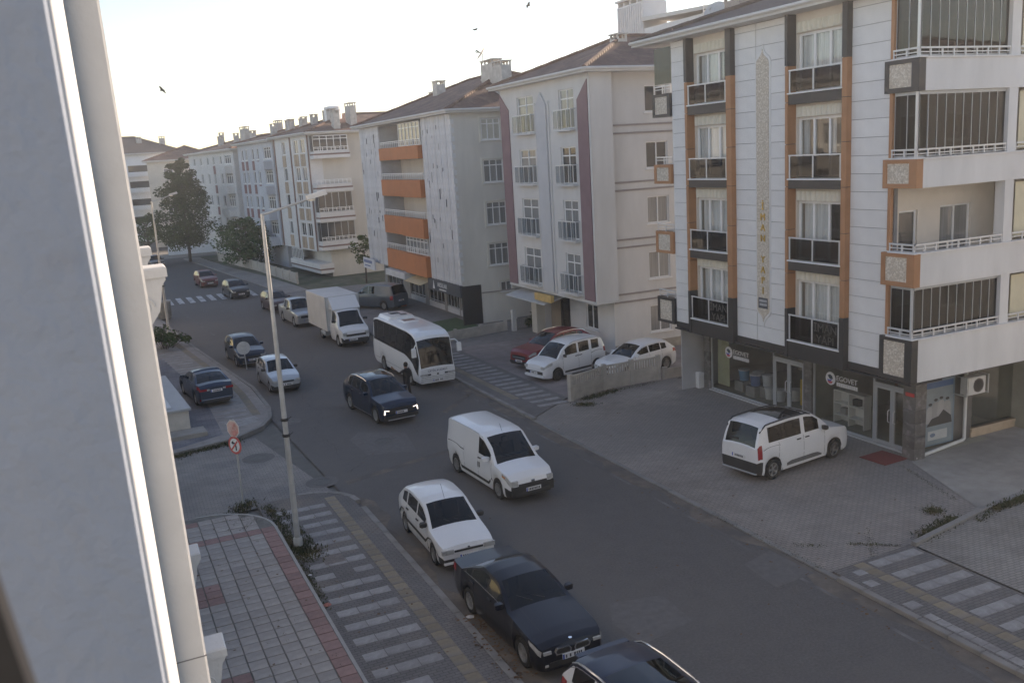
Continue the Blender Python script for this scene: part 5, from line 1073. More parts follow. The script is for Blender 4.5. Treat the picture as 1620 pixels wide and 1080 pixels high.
P('box_frame', MB().box(c.x(2.3), c.x(2.26), -1.06, 1.06, .74, .82).box(c.x(2.3), c.x(2.26), -1.06, -1.0, .82, 2.84).box(c.x(2.3), c.x(2.26), 1.0, 1.06, .82, 2.84), alu, c.root); P('chassis', MB().box(c.x(6.5), c.x(2.0), -.4, .4, .5, .745), rimd, c.root); P('tool_locker', MB().cbox(c.x(3.7), c.x(3.0), -1.0, -.6, .38, .7, .02), alu, c.root); P('side_guard', MB().tube([(c.x(2.9), -1.0, .55), (c.x(3.9), -1.0, .55)], .04, 6), alu, c.root)
# 8 silver pickup behind the truck
sp = dict(L=5.0, W=1.76, wb=3.0, fo=.85, wr=.36, gc=.25, paint=SILVER, tum=.78, windows=[(1.9, 2.55), (2.63, 3.2)], tw=.22, belt=[(0, .7), (.05, .88), (.3, 1.0), (1.45, 1.08), (3.5, 1.1), (4.95, 1.1), (5, 1.05)], roof=[(1.45, 1.08), (1.85, 1.45), (2.15, 1.68), (2.5, 1.74), (3.0, 1.73), (3.3, 1.66), (3.5, 1.1)], wst=2.1, rwt=3.32)
c = Car('silver pickup truck with double cab half hidden behind the box truck', 'pickup', (12.15, 62.6), (12.0, 65.6), -1, sp)
c.front('headlight', lampw, .5, .72, .7, .84, .01, True); c.front('grille', blackp, -.45, .45, .66, .82); c.plate(.5, d=.02); c.mirrors(1.75, blackp); c.seams([1.6, 2.6, 3.4])
def simplecar(label, F, Rr, side, pm, kind, group=None):
    if kind == 'sedan':
        sp = dict(L=4.4, W=1.74, wb=2.62, fo=.85, wr=.31, gc=.18, paint=pm, tum=.75, windows=[(1.7, 2.35), (2.43, 3.1)]); sp.update(sedan(4.4, 1.43, 1.35, 2.05, 3.1, 3.75, [(0, .6), (.05, .7), (.25, .8), (1.35, .95), (2.6, .98), (4.3, 1.02), (4.4, .92)]))
    else:
        sp = dict(L=4.1, W=1.75, wb=2.55, fo=.82, wr=.31, gc=.18, paint=pm, tum=.77, windows=[(1.5, 2.2), (2.28, 3.0), (3.06, 3.4)]); sp.update(hatch(4.1, 1.48, 1.1, 1.85, 3.55, [(0, .62), (.05, .73), (.25, .84), (1.1, .96), (2.4, 1.0), (3.95, 1.04), (4.1, .9)]))
    c = Car(label, 'car', F, Rr, side, sp, group); L = sp['L']
    c.patch('headlight', lampw, .05, .45, 2.8, 3.7, .008, f=lambda t: (2.8+.5*t, 3.75)); c.front('headlight', lampw, .45, .68, .58, .68, .01, True); c.front('grille', blackp, -.4, .4, .52, .64); c.front('air_intake', blackp, -.55, .55, .27, .4); c.plate(.44, d=.03); c.patch('tail_light', lampr, L-.3, L-.02, 2.9, 3.8); c.plate(.75, True)
    c.seams([sp['windows'][0][0]-.2, sp['windows'][0][1]+.04, sp['windows'][1][1]+.05]); c.mirrors(sp['windows'][0][0]-.15, z=None); c.handles([sp['windows'][0][1]-.1, sp['windows'][1][1]-.1]); c.wipers()
    return c, sp
FG = 'cars parked along the far right kerb'
simplecar('dark brown car parked behind the silver pickup, nearest of the far row', (12.0, 70.1), (11.85, 72.7), -1, BROWN, 'hatch', FG)
simplecar('dark grey car standing just before the zebra crossing', (10.6, 80.5), (10.4, 83.1), -1, DGREY, 'hatch', FG)
simplecar('dark red car beyond the zebra crossing, farthest of the row', (9.4, 91.0), (9.2, 93.6), -1, DRED, 'hatch', FG)
simplecar('dark car at the far end of the street beside the scroll console', (6.6, 114.6), (6.4, 117.2), -1, DGREY, 'sedan')
# left parked cars
c, sp = simplecar('dark teal hatchback with chrome trim parked behind the silver hatchback', (6.75, 52.08), (6.62, 54.7), -1, TEAL, 'hatch'); c.patch('window_trim', chrome, 1.35, 3.5, 4.6, 4.8, .005, ns=10, ntt=1); c.front('lower_trim', chrome, -.6, .6, .24, .27, .02)
sp = dict(L=3.75, W=1.63, wb=2.37, fo=.75, wr=.28, gc=.19, paint=SILVER, tum=.78, windows=[(1.45, 2.1), (2.18, 2.8), (2.87, 3.15)], bump=(.3, .25, 2), tw=.16, steel=True); sp.update(hatch(3.75, 1.44, 1.0, 1.7, 3.25, [(0, .6), (.05, .7), (.25, .8), (1.0, .93), (2.2, .96), (3.65, 1.0), (3.75, .9)]))
c = Car('silver small hatchback with dark bumpers parked beside the lamp post', 'car', (7.2, 44.8), (7.12, 47.15), -1, sp)
c.patch('headlight', lampw, .04, .4, 2.9, 3.75, .008); c.front('headlight', lampw, .45, .66, .58, .68, .01, True); c.front('grille', blackp, -.35, .35, .56, .63); c.plate(.46, d=.035); c.seams([1.2, 2.14, 2.83]); c.mirrors(1.3, blackp); c.handles([2.0, 2.7], m=blackp); c.wipers()
sp = dict(L=4.63, W=1.78, wb=2.7, fo=.92, wr=.32, gc=.17, paint=SBLUE, tum=.75, windows=[(1.75, 2.45), (2.53, 3.3)], tw=.21); sp.update(sedan(4.63, 1.44, 1.4, 2.1, 3.25, 3.98, [(0, .6), (.05, .7), (.25, .8), (1.4, .96), (2.6, .99), (3.98, 1.05), (4.5, 1.06), (4.63, .92)]))
c = Car('steel blue sedan seen from behind on the paved forecourt', 'car', (3.42, 46.75), (3.71, 44.05), 1, sp, zg=.115)
c.patch('tail_light', lampr, 4.25, 4.6, 2.9, 3.7, .008); c.rearbox('tail_light', lampr, .42, .76, .8, .9, .012, True); c.rearbox('reverse_light', lampw, .3, .42, .8, .88, .012, True); c.plate(.78, True); c.rearbox('rear_bumper', rimd, -.6, .6, .27, .38, .012); c.rearbox('bumper_trim', chrome, -.7, .7, .4, .42, .016); c.seams([1.5, 2.49, 3.4]); c.mirrors(1.6); c.handles([2.3, 3.2], m=chrome); c.patch('window_trim', chrome, 1.6, 3.7, 4.6, 4.75, .005, ns=10, ntt=1); c.patch('reflector', lampr, 4.5, 4.6, 1.0, 1.4, .008)
# right forecourt cars
u = Vector((-.975, -.22)).normalized()
sp = dict(L=4.48, W=1.85, wb=2.68, fo=.9, wr=.35, gc=.2, paint=WINE, tum=.76, windows=[(1.65, 2.4), (2.48, 3.3), (3.36, 3.7)], tw=.22, bump=(.08, .25, 1)); sp.update(hatch(4.48, 1.63, 1.2, 2.0, 3.8, [(0, .7), (.05, .82), (.25, .94), (1.2, 1.05), (2.5, 1.08), (4.35, 1.14), (4.48, .95)], 4.3))
c = Car('wine red SUV with chrome grille parked nose out beside the white minivan', 'car', (19.9, 40.55), (22.5, 41.2), 1, sp, zg=.07)
c.patch('headlight', lampw, .05, .45, 2.9, 3.7, .008); c.front('grille', blackp, -.5, .5, .52, .72); c.front('grille_bar', chrome, -.45, .45, .6, .63, .025); c.front('air_intake', blackp, -.7, .7, .3, .44); c.plate(.45, d=.03); c.rails(2.0, 3.9, chrome, 7.1, .035, .015); c.seams([1.4, 2.44, 3.3]); c.mirrors(1.55); c.wipers(); c.handles([2.3, 3.2]); c.patch('fog_lamp', lampw, .08, .2, 1.2, 1.7, .01)
sp = dict(L=3.96, W=1.72, wb=2.51, fo=.84, wr=.3, gc=.19, paint=WHITE, tum=.84, windows=[(1.35, 2.08), (2.2, 2.85), (3.02, 3.5)], tw=.18, rim=rimd, belt=[(0, .62), (.05, .78), (.25, .9), (.85, 1.02), (1.5, 1.08), (3.9, 1.14), (3.96, 1.0)], roof=[(.85, 1.02), (1.2, 1.4), (1.55, 1.62), (1.9, 1.69), (2.6, 1.72), (3.5, 1.68), (3.75, 1.58), (3.92, 1.14)], wst=1.52, rwt=3.76)
c = Car('white minivan with black side strips parked between red SUV and white hatchback', 'van', (19.3, 37.85), (21.78, 38.42), 1, sp, zg=.07)
c.patch('headlight', lampw, .06, .5, 3.0, 3.8, .008); c.front('headlight', lampw, .5, .7, .66, .78, .01, True); c.front('air_intake', blackp, -.62, .62, .4, .54, .012); c.front('valance', WHITE, -.7, .7, .26, .36, .02); c.plate(.47, d=.035); c.patch('side_moulding', blackp, 1.25, 2.95, .95, 1.3, .012, ns=8, ntt=1); c.seams([1.15, 2.14, 2.95]); c.handles([2.02, 2.26], m=blackp); c.patch('slide_rail', blackp, 2.95, 3.7, 3.2, 3.35, .008, ns=3, ntt=1); c.mirrors(1.2, blackp); c.wipers(); c.rails(1.7, 3.6, SILVER, 7.1, .035, .014); c.patch('tail_light', lampr, 3.78, 3.94, 2.9, 4.2, .008)
c, sp = simplecar('white hatchback parked behind the slotted concrete fence', (22.0, 36.0), (24.5, 36.55), 1, WHITE, 'hatch'); c.root.location.z = .07
# white people carrier in front of the shop
sp = dict(L=4.5, W=1.82, wb=2.98, fo=.82, wr=.33, gc=.2, paint=WHITE, tum=.84, windows=[(1.6, 2.3), (2.48, 4.0)], tw=.21, bump=(.1, .22, 2), belt=[(0, .7), (.05, .86), (.25, 1.0), (1.05, 1.13), (1.6, 1.16), (4.38, 1.2), (4.5, 1.1)], roof=[(1.05, 1.13), (1.45, 1.52), (1.85, 1.76), (2.2, 1.82), (3.0, 1.85), (4.0, 1.82), (4.25, 1.74), (4.46, 1.2)], wst=1.82, rwt=4.26)
c = Car('white people carrier with dark glass roof parked in front of the shop', 'van', (21.75, 22.68), (18.8, 22.22), -1, sp, zg=.05)
c.patch('sunroof', carglass, 1.95, 3.35, 7.9, 10, .005, ns=8, ntt=4); c.rails(1.95, 4.3, blackp, 7.2, .04, .022); c.patch('tail_light', lampr, 4.3, 4.46, 2.3, 4.5, .012, ns=4, ntt=8); c.plate(.78, True, d=.03); c.rearbox('bumper_trim', alu, -.7, .7, .28, .32, .02); c.patch('side_moulding', mat('cladding_grey', (.09, .09, .09), .7), 1.5, 3.2, .75, 1.35, .014, ns=8, ntt=2, f=lambda t: (.75+.1*t, 1.0+.4*min(1, 6*min(t+.02, 1-t+.1)))); c.seams([1.35, 2.38, 3.55]); c.handles([2.22, 2.62], m=blackp); c.mirrors(1.4, blackp, wd=.24); c.patch('slide_rail', seam, 3.5, 4.25, 3.15, 3.25, .005, ns=4, ntt=1)
for q in (c.d['fo'], c.d['fo']+c.d['wb']): c.patch('arch_cladding', blackp, q-.44, q+.44, 0, .5, .008, ns=14, ntt=1)
c.patch('rear_wiper', seam, 4.42, 4.44, 8.5, 9.8, .01, ns=1, ntt=2, sides=(1,))
# grey van by the shops
sp = dict(L=4.9, W=1.85, wb=3.0, fo=.9, wr=.34, gc=.22, paint=GREYB, tum=.82, windows=[(1.75, 2.35), (2.43, 3.0)], tw=.22, belt=[(0, .7), (.05, .88), (.3, 1.0), (1.2, 1.12), (4.8, 1.16), (4.9, 1.08)], roof=[(1.2, 1.12), (1.6, 1.5), (1.95, 1.72), (2.4, 1.8), (3.6, 1.82), (4.6, 1.76), (4.82, 1.16)], wst=1.92, rwt=4.62)
c = Car('grey-blue van parked at an angle before the shops, seen from behind', 'van', (17.6, 66.9), (19.0, 64.2), 1, sp, zg=.08)
c.patch('tail_light', lampr, 4.6, 4.84, 2.4, 3.6, .01); c.plate(.7, True); c.seams([1.5, 2.39, 3.05]); c.mirrors(1.6, blackp); c.handles([2.28, 2.9])
# ------------------------------------------------------------------ street furniture and small things
galv = mat('galvanised', (.4, .4, .385), .5, .12, 4, .1, metal=.35, stain=.15)
def lamp_post(x, y, h, arm, label, tilt=0):
    t = T('street_lamp', label, 'street lamp', (x, y, .05), 0, 'street lamps on the left pavement')
    P('pole', MB().tube([(0, 0, 0), (0, 0, h*.5), (0, 0, h)], [.088, .068, .045], 12), galv, t, 40); P('base_collar', MB().lathe([(.2, 0), (.2, .03), (.13, .05), (.13, .3), (.105, .34)], n=12), galv, t, 40)
    P('arm', MB().tube([(0, 0, h-.03), (arm*.7, 0, h+.2), (arm, 0, h+.3)], .032, 8), galv, t, 40)
    xa = arm-.08; za = h+.29; hd = P('lamp_head', MB().add([(xa, -.1, za-.02), (xa, .1, za-.02), (xa+.55, .13, za+.1), (xa+.55, -.13, za+.1), (xa, -.07, za+.1), (xa, .07, za+.1), (xa+.5, .08, za+.22), (xa+.5, -.08, za+.22)], [(0, 3, 2, 1), (4, 5, 6, 7), (0, 1, 5, 4), (1, 2, 6, 5), (2, 3, 7, 6), (3, 0, 4, 7)]), mat('lamp_shell', (.5, .49, .46), .5, .1, 4), t, 50)
    P('lamp_lens', MB().lathe([(.09, -.05), (.1, 0), (.05, .02)], (xa+.14, 0, za-.0), 12), mat('lamp_lens', (.7, .62, .5), .15, .05, 4), hd)
    for z in (3.3, 3.75): P('clamp', MB().lathe([(.1, z), (.11, z+.02), (.11, z+.06), (.1, z+.08)], n=10).tube([(.1, 0, z+.04), (.2, .05, z+.08)], .01, 4), seam, t)
    P('access_door', MB().box(-.045, .045, -.1, -.09, .7, 1.2), galv, t)
lamp_post(4.35, 25.2, 9.42, 1.3, 'tall galvanised lamp post rising from the weeds beside the terrace')
lamp_post(4.34, 65.3, 8.9, 1.2, 'galvanised lamp post behind the scroll console with a bush at its foot')
redp = mat('sign_red', (.5, .07, .06), .5, .15, 6); redf = mat('sign_faded_red', (.55, .2, .17), .6, .2, 5, mottle=((.62, .42, .36), 3.0, .45, .65)); whs = mat('sign_white_sheet', (.66, .66, .64), .5, .06, 4)
t = T('road_sign', 'faded octagonal sign above a round no-left-turn sign on one post', 'sign', (3.52, 29.85, .02), R(-58))
P('post', MB().tube([(0, .03, 0), (0, .03, 2.85)], .03, 8), galv, t)
oc = [(.3*math.cos(R(22.5+45*k)), 2.55+.3*math.sin(R(22.5+45*k))) for k in range(8)]; oi = [(.265*math.cos(R(22.5+45*k)), 2.55+.265*math.sin(R(22.5+45*k))) for k in range(8)]
op = P('stop_plate', MB().prism(oc, 'y', -.02, -.008), mat('sign_faded_white', (.58, .5, .44), .6, .1, 5), t); P('stop_face', MB().prism(oi, 'y', -.024, -.021), redf, op)
text('DUR', .2, mat('sign_faded_letter', (.56, .36, .31), .6, .1, 5), op, 'sign_lettering', (0, -.026, 2.55), (R(90), 0, 0), .001)
rd = P('turn_plate', MB().lathe([(.3, -.02), (.3, -.008)], (0, 0, 2.0), 28, 'y'), redp, t); P('turn_face', MB().lathe([(.225, -.024), (.225, -.021)], (0, 0, 2.0), 28, 'y'), whs, rd)
P('turn_arrow', MB().prism([(.03, 1.83), (.085, 1.83), (.085, 1.97), (.05, 2.06), (-.02, 2.1), (-.05, 2.1), (-.05, 2.15), (-.15, 2.075), (-.05, 2.0), (-.05, 2.05), (-.02, 2.05), (.02, 2.02), (.03, 1.96)], 'y', -.028, -.0245), seam, rd)
P('slash', MB().prism([(-.17, 1.86), (-.13, 1.82), (.17, 2.13), (.13, 2.17)], 'y', -.0315, -.0285), redp, rd)
t = T('road_sign', 'grey back of a round sign on a short post by the teal hatchback', 'sign', (7.1, 50.95, 0)); P('post', MB().tube([(0, .03, 0), (-.06, .03, 1.5)], .028, 8), galv, t); P('disc', MB().lathe([(.36, -.01), (.36, .01), (.33, .02)], (-.06, 0, 1.2), 24, 'y'), mat('sign_back', (.46, .46, .45), .6, .12, 5), t); P('bracket', MB().box(-.2, .08, -.03, -.012, 1.3, 1.34).box(-.2, .08, -.03, -.012, 1.06, 1.1), galv, t)
# air conditioner, drain pipe, poster, mat, bollard at the shop corner
ws = 21.62
t = T('air_conditioner', 'white air conditioner unit mounted above the drain pipe on the shop side wall', 'air conditioner', (26.4, ws-.45, 1.86)); P('casing', MB().cbox(-.4, .4, -.16, .16, 0, .6, .02), mat('ac_white', (.5, .49, .46), .6, .1, 4), t)
P('fan_ring', MB().lathe([(.24, -.165), (.24, -.175), (.2, -.175), (.2, -.165)], (.06, 0, .3), 24, 'y'), mat('ac_grille', (.1, .09, .085), .6), t)
q = MB()
for k in range(8): q.box(.06-.2, .06+.2, -.172, -.168, .12+k*.05, .135+k*.05)
P('fan_grille', q, MATS['ac_grille'], t); q = MB()
for x in (-.5, .5): q.box(x-.02, x+.02, -.2, .4, -.03, .01); q.box(x-.02, x+.02, -.2, -.16, .01, .6); q.box(x-.02, x+.02, -.2, .2, .6, .63)
P('bracket', q, galv, t)
t = T('drain_pipe', 'white plastic drain pipe running down the wall and along the ground', 'pipe', (26.5, ws-.1, .08)); P('riser', MB().tube([(0, 0, 2.75), (0, 0, .2), (-.06, -.04, .1), (-.2, -.1, .08)], .06, 10), mat('pvc_white', (.52, .52, .5), .5, .08, 3), t, 40); P('ground_run', MB().tube([(-.2, -.1, .08), (-2.85, -.5, .06)], .06, 10), MATS['pvc_white'], t, 40)
t = T('poster', 'tall blue poster with figures in white coats beside the corner pillar', 'poster', (24.5, 21.48, .2), 0); t.scale = (1.78, 1, 1); P('board', MB().box(0, .8, 0, .04, 0, 2.35), mat('poster_blue', (.11, .16, .2), .4, .1, 2), t); P('picture', MB().box(.05, .75, -.006, -.001, .05, 2.2), mat('poster_pale', (.16, .2, .22), .4, .15, 2), t); P('header_band', MB().box(.05, .75, -.008, -.0065, 2.0, 2.2), mat('poster_band', (.04, .09, .2), .4), t)
rp_ = random.Random(4)
for i, (x, h_, m_) in enumerate(((.16, 1.55, (.3, .3, .3)), (.3, 1.68, (.24, .24, .24)), (.44, 1.72, (.28, .28, .28)), (.6, 1.66, (.25, .25, .25)))):
    mm = mat('poster_coat_%s' % 'abcd'[i], m_, .5); P('printed_figure', MB().prism([(x-.1, .8), (x+.1, .8), (x+.09, h_-.28), (x+.05, h_-.18), (x-.05, h_-.18), (x-.09, h_-.28)], 'y', -.0105-.002*i, -.0085-.002*i), mm, t); P('printed_head', MB().lathe([(.05, -.0125-.002*i), (.05, -.0105-.002*i)], (x, 0, h_-.1), 10, 'y'), mat('poster_hair', (.03, .03, .032), .6), t)
P('printed_foreground', MB().prism([(.07, .7), (.73, .7), (.7, .95), (.5, 1.2), (.38, 1.0), (.2, .95)], 'y', -.024, -.021), MATS['poster_hair'], t); P('caption_panel', MB().box(.12, .62, -.012, -.0085, .2, .52), mat('poster_caption', (.36, .38, .38), .5), t); P('caption_mark', MB().lathe([(.07, -.015), (.07, -.0125)], (.24, 0, .37), 12, 'y'), mat('poster_mark', (.1, .14, .2), .5), t)
tag(P('door_mat', MB().cbox(-.55, .55, -.55, .5, 0, .02, .008), mat('mat_red', (.14, .028, .028), .95, .2, 20, .4), None, loc=(23.0, 21.75, .075), rz=R(4)), 'dark red door mat before the shop doors', 'door mat')
t = T('bollard', 'short white post at the left corner of the shop front', 'bollard', (23.75, 32.85, .06)); P('post', MB().cbox(-.14, .14, -.12, .12, 0, .72, .02), mat('bollard_white', (.58, .58, .57), .6, .08, 3), t)
# shop goods seen through the glass
BASE = Vector((22.6, 20.35, 0))
def shop_pt(x, y): return (22.6-y, 20.35+x)
cols = [((.08, .2, .34), 'blue'), ((.5, .5, .5), 'white'), ((.07, .12, .25), 'dark blue'), ((.45, .47, .5), 'pale grey')]
spots = [(10.9, -2.3, 0), (10.2, -2.5, 1), (9.9, -2.1, 2), (9.5, -2.4, 3), (9.1, -2.2, 1), (8.6, -2.3, 3), (10.5, -3.0, 1), (8.3, -2.8, 1)]
tubp = {}
for i, (lx, ly, ci) in enumerate(spots):
    x, y = shop_pt(lx, ly); z = .55 if i < 4 else .12
    where = ['leftmost behind the shop window', 'second from the left behind the shop window', 'in the middle of the tub row', 'right of the tub row', 'low near the window foot', 'low beside the shop door', 'behind the tub row', 'just left of the shop door'][i]
    t = T('tub', '%s plastic tub %s' % (cols[ci][1], where), 'tub', (x, y, z), 0, 'tubs in the left shop window'); P('body', MB().lathe([(.19, 0), (.23, .42), (.24, .44)], n=14), mat('tub_'+cols[ci][1].replace(' ', '_'), cols[ci][0], .45, .1, 4), t, 40); P('lid', MB().lathe([(.25, .44), (.25, .48), (.2, .49)], n=14), mat('tub_lid', (.5, .5, .52), .45), t, 40)
    if z > .5: tag(P('display_stand', MB().cbox(-.3, .3, -.28, .28, 0, .44, .01), mat('stand_board', (.2, .19, .18), .7, .1, 3), None, loc=(x, y, .105)), 'dark display stand under the tub %s' % where, 'stand', 'display stands in the left shop window')
t = T('pallet_truck', 'yellow trolley behind the left shop doors', 'trolley', (*shop_pt(7.1, -2.6), .11)); P('frame', MB().box(-.3, .3, -.35, .35, .1, .2).box(-.3, -.24, -.35, .35, .2, 1.15).box(-.24, .2, -.3, .3, .2, .75), mat('trolley_yellow', (.5, .3, .02), .5, .15, 3), t)
for y in (-.3, .3): P('wheel', MB().lathe([(.09, -.03), (.09, .03)], (.2, y, .09), 10, 'y'), rubber, t)
t = T('shelf', 'white open shelf unit behind the right shop window', 'shelf', (*shop_pt(4.55, -2.15), .11)); q = MB(); q.box(-.18, .18, -.75, .75, 1.22, 1.26).box(-.18, .18, -.75, .75, .75, .79).box(-.18, .18, -.75, .75, .3, .34)
for y in (-.75, -.02, .71): q.box(-.18, .18, y, y+.04, 0, 1.22)
P('frame', q, mat('shelf_white', (.55, .55, .53), .6, .05, 3), t); P('back', MB().box(.15, .17, -.7, .7, .04, 1.2), MATS['shelf_white'], t)
for i, (y, z, c_) in enumerate(((-.4, .8, 'panel_gap'), (.2, .35, 'stand_board'))): P('stored_box', MB().box(-.1, .1, y, y+.28, z, z+.24), MATS[c_], t)
# low structure with slab top, bin, planter
t = T('stair_cover', 'low concrete stair cover with pale slab top beside the pilaster', 'stair cover', (1.3, 42.8, .112), R(3)); P('base', MB().box(-1.6, 1.5, -3.4, 3.8, 0, .95), mat('cover_render', (.42, .39, .35), .85, .12, 2, .2), t); P('slab', MB().cbox(-1.7, 1.6, -3.5, 3.9, .952, 1.05, .015), mat('cover_slab', (.28, .29, .3), .6, .08, 2), t); P('skylight', MB().cbox(-1.5, .9, -3.1, 3.3, 1.05, 1.12, .03), mat('cover_skylight', (.42, .43, .45), .5, .05, 2), t); P('plinth', MB().cbox(-1.7, 2.0, -4.4, -3.4, 0, .18, .01), concrete, t)
t = T('litter_bin', 'grey concrete litter bin on the pavement edge before the far lamp post', 'bin', (4.75, 73.2, .1)); P('body', MB().lathe([(.42, 0), (.5, .1), (.52, 1.2), (.46, 1.25)], n=14), mat('bin_grey', (.17, .17, .16), .8, .2, 3), t, 40); P('rim', MB().lathe([(.5, 1.2), (.54, 1.22), (.54, 1.3), (.42, 1.3), (.4, 1.15)], n=14), mat('bin_rim', (.24, .24, .23), .8, .1, 3), t, 40)
t = T('planter', 'orange planter box in front of the shop beside the grey van', 'planter', (20.6, 65.6, .08)); P('box', MB().cbox(-.35, .35, -.6, .6, 0, .75, .03), mat('planter_orange', (.35, .09, .04), .7, .1, 3), t)
# litter
for i, (x, y, c_, lab, m_) in enumerate(((7.05, 19.0, (.45, .45, .47), 'crumpled pale paper by the kerb beside the black sedan', .12), (9.75, 28.1, (.5, .5, .55), 'white rag on the road behind the panel van wheel', .2), (4.18, 21.2, (.3, .1, .08), 'reddish bag among the weeds at the terrace kerb', .13), (4.2, 23.1, (.5, .5, .5), 'white wrapper in the weeds below the lamp post', .08))):
    b = MB(); rr = random.Random(i); n = 7
    vs = [(m_*rr.uniform(.6, 1)*math.cos(6.283*k/n), m_*rr.uniform(.6, 1)*math.sin(6.283*k/n), rr.uniform(.0, .03)) for k in range(n)]+[(0, 0, m_*.5)]
    b.add(vs, [(k, (k+1) % n, n) for k in range(n)]); tag(P('litter', b, mat('litter_%s' % 'abcd'[i], c_, .8, .1, 5), None, loc=(x, y, .118 if x < 6.9 else .012)), lab, 'litter')
# ------------------------------------------------------------------ plants
leafm = lambda n, c, v=.5: mat(n, c, .8, v, .9, 0, spec=.2)
def leaves(clumps, per, size, seed, flat=.0):
    rd_ = random.Random(seed); b = MB()
    for (cx, cy, cz, rx, rz_) in clumps:
        for _ in range(per):
            while True:
                p = Vector((rd_.uniform(-1, 1), rd_.uniform(-1, 1), rd_.uniform(-1, 1)))
                if .25 < p.length < 1: break
            p = Vector((cx+p.x*rx, cy+p.y*rx, cz+p.z*rz_)); s_ = size*rd_.uniform(.6, 1.3)
            a = Vector((rd_.gauss(0, 1), rd_.gauss(0, 1), rd_.gauss(0, .7))).normalized(); c = a.orthogonal().normalized()
            c = (c*math.cos(rd_.uniform(0, 6))+a.cross(c)*math.sin(rd_.uniform(0, 6))); c = (c-a*c.dot(a)).normalized()
            b.add([p-a*s_*.5, p+c*s_*.28, p+a*s_*.5, p-c*s_*.28], [(0, 1, 2, 3)])
    return b
def tree(label, loc, h, trunk_h, shape, per, size, mcol, seed, cat='tree', name='street_tree', tr_r=.2):
    t = T(name, label, cat, loc); rd_ = random.Random(seed); q = MB(); q.tube([(0, 0, 0), (.05, .02, trunk_h), (0, 0, h*.55), (.05, 0, h*.85)], [tr_r, tr_r*.8, tr_r*.45, tr_r*.12], 9); cl = []
    for (z, r, n) in shape:
        for k in range(n):
            a = 6.283*k/n+rd_.uniform(-.5, .5)+z; rr = r*rd_.uniform(.45, .95); p = (rr*math.cos(a), rr*math.sin(a), z+rd_.uniform(-.4, .4)); cl.append((*p, r*rd_.uniform(.3, .48), r*rd_.uniform(.22, .36)))
            q.tube([(0, 0, max(trunk_h*.8, z-r*.5)), (p[0]*.5, p[1]*.5, z-.15*r), p], [tr_r*.3, tr_r*.2, .02], 5)
        cl.append((0, 0, z, r*.55, r*.4))
    P('trunk', q, mat('bark', (.075, .06, .048), .95, .25, 5, .5), t, 50); P('crown', leaves(cl, per, size, seed), mcol, t); return t
lf1 = leafm('leaf_dark', (.072, .1, .038)); lf2 = leafm('leaf_green', (.055, .105, .036)); lf3 = leafm('leaf_light', (.06, .085, .03))
tree('tall conical tree with yellow tip standing at the far right pavement', (11.4, 118.5, .08), 12.3, 2.2, [(2.6, 3.0, 8), (4.0, 3.9, 10), (5.6, 3.5, 9), (7.2, 2.8, 8), (8.2, 2.6, 8), (9.2, 2.1, 7), (10.2, 1.6, 6), (11.0, 1.1, 5), (11.8, .7, 4)], 230, .3, lf1, 11)
tree('broad low dark tree behind the long garden wall', (16.0, 104.0, .06), 5.4, 1.0, [(1.5, 2.6, 7), (2.7, 3.3, 9), (3.9, 2.6, 7), (4.8, 1.4, 4)], 190, .3, lf2, 12)
tree('small scraggly tree between the cream block and the shops', (22.4, 80.5, .06), 4.6, 1.5, [(2.2, .9, 4), (3.2, 1.2, 5), (4.1, .7, 3)], 60, .24, lf1, 13, tr_r=.09)
tree('green tree far off beyond the crossing', (8.2, 141.0, 0), 5.0, 1.0, [(1.8, 2.6, 7), (3.2, 2.6, 7), (4.4, 1.5, 4)], 90, .34, lf2, 17)
def shrub(label, loc, r, h, n, size, seed, m, name='shrub'):
    t = T(name, label, 'plant', loc); rd_ = random.Random(seed); q = MB(); cl = []
    for k in range(n):
        a = rd_.uniform(0, 6.283); d = r*math.sqrt(rd_.random()); z = h*(1-.6*d/r)*rd_.uniform(.5, 1); p = (d*math.cos(a), d*math.sin(a), z); q.tube([(p[0]*.3, p[1]*.3, 0), p], [.02, .008], 4); cl.append((p[0], p[1], z*.75, r*.25, z*.4))
    P('stems', q, MATS['bark'], t); P('foliage', leaves(cl, 60, size, seed), m, t)
shrub('dark shrub at the foot of the far lamp post', (3.7, 60.2, .1), 1.35, 1.7, 18, .2, 21, lf2)
shrub('spreading low shrub in the gap by the low wall and red SUV', (24.6, 51.0, .06), .8, 1.6, 10, .2, 22, lf1)
shrub('yellowing shrub by the shop planter', (20.4, 67.6, .08), .7, 1.3, 8, .16, 23, leafm('leaf_yellow', (.2, .15, .03)))
shrub('green bush far left beyond the street end', (1.2, 121.0, .06), 2.2, 2.4, 14, .3, 24, lf2)
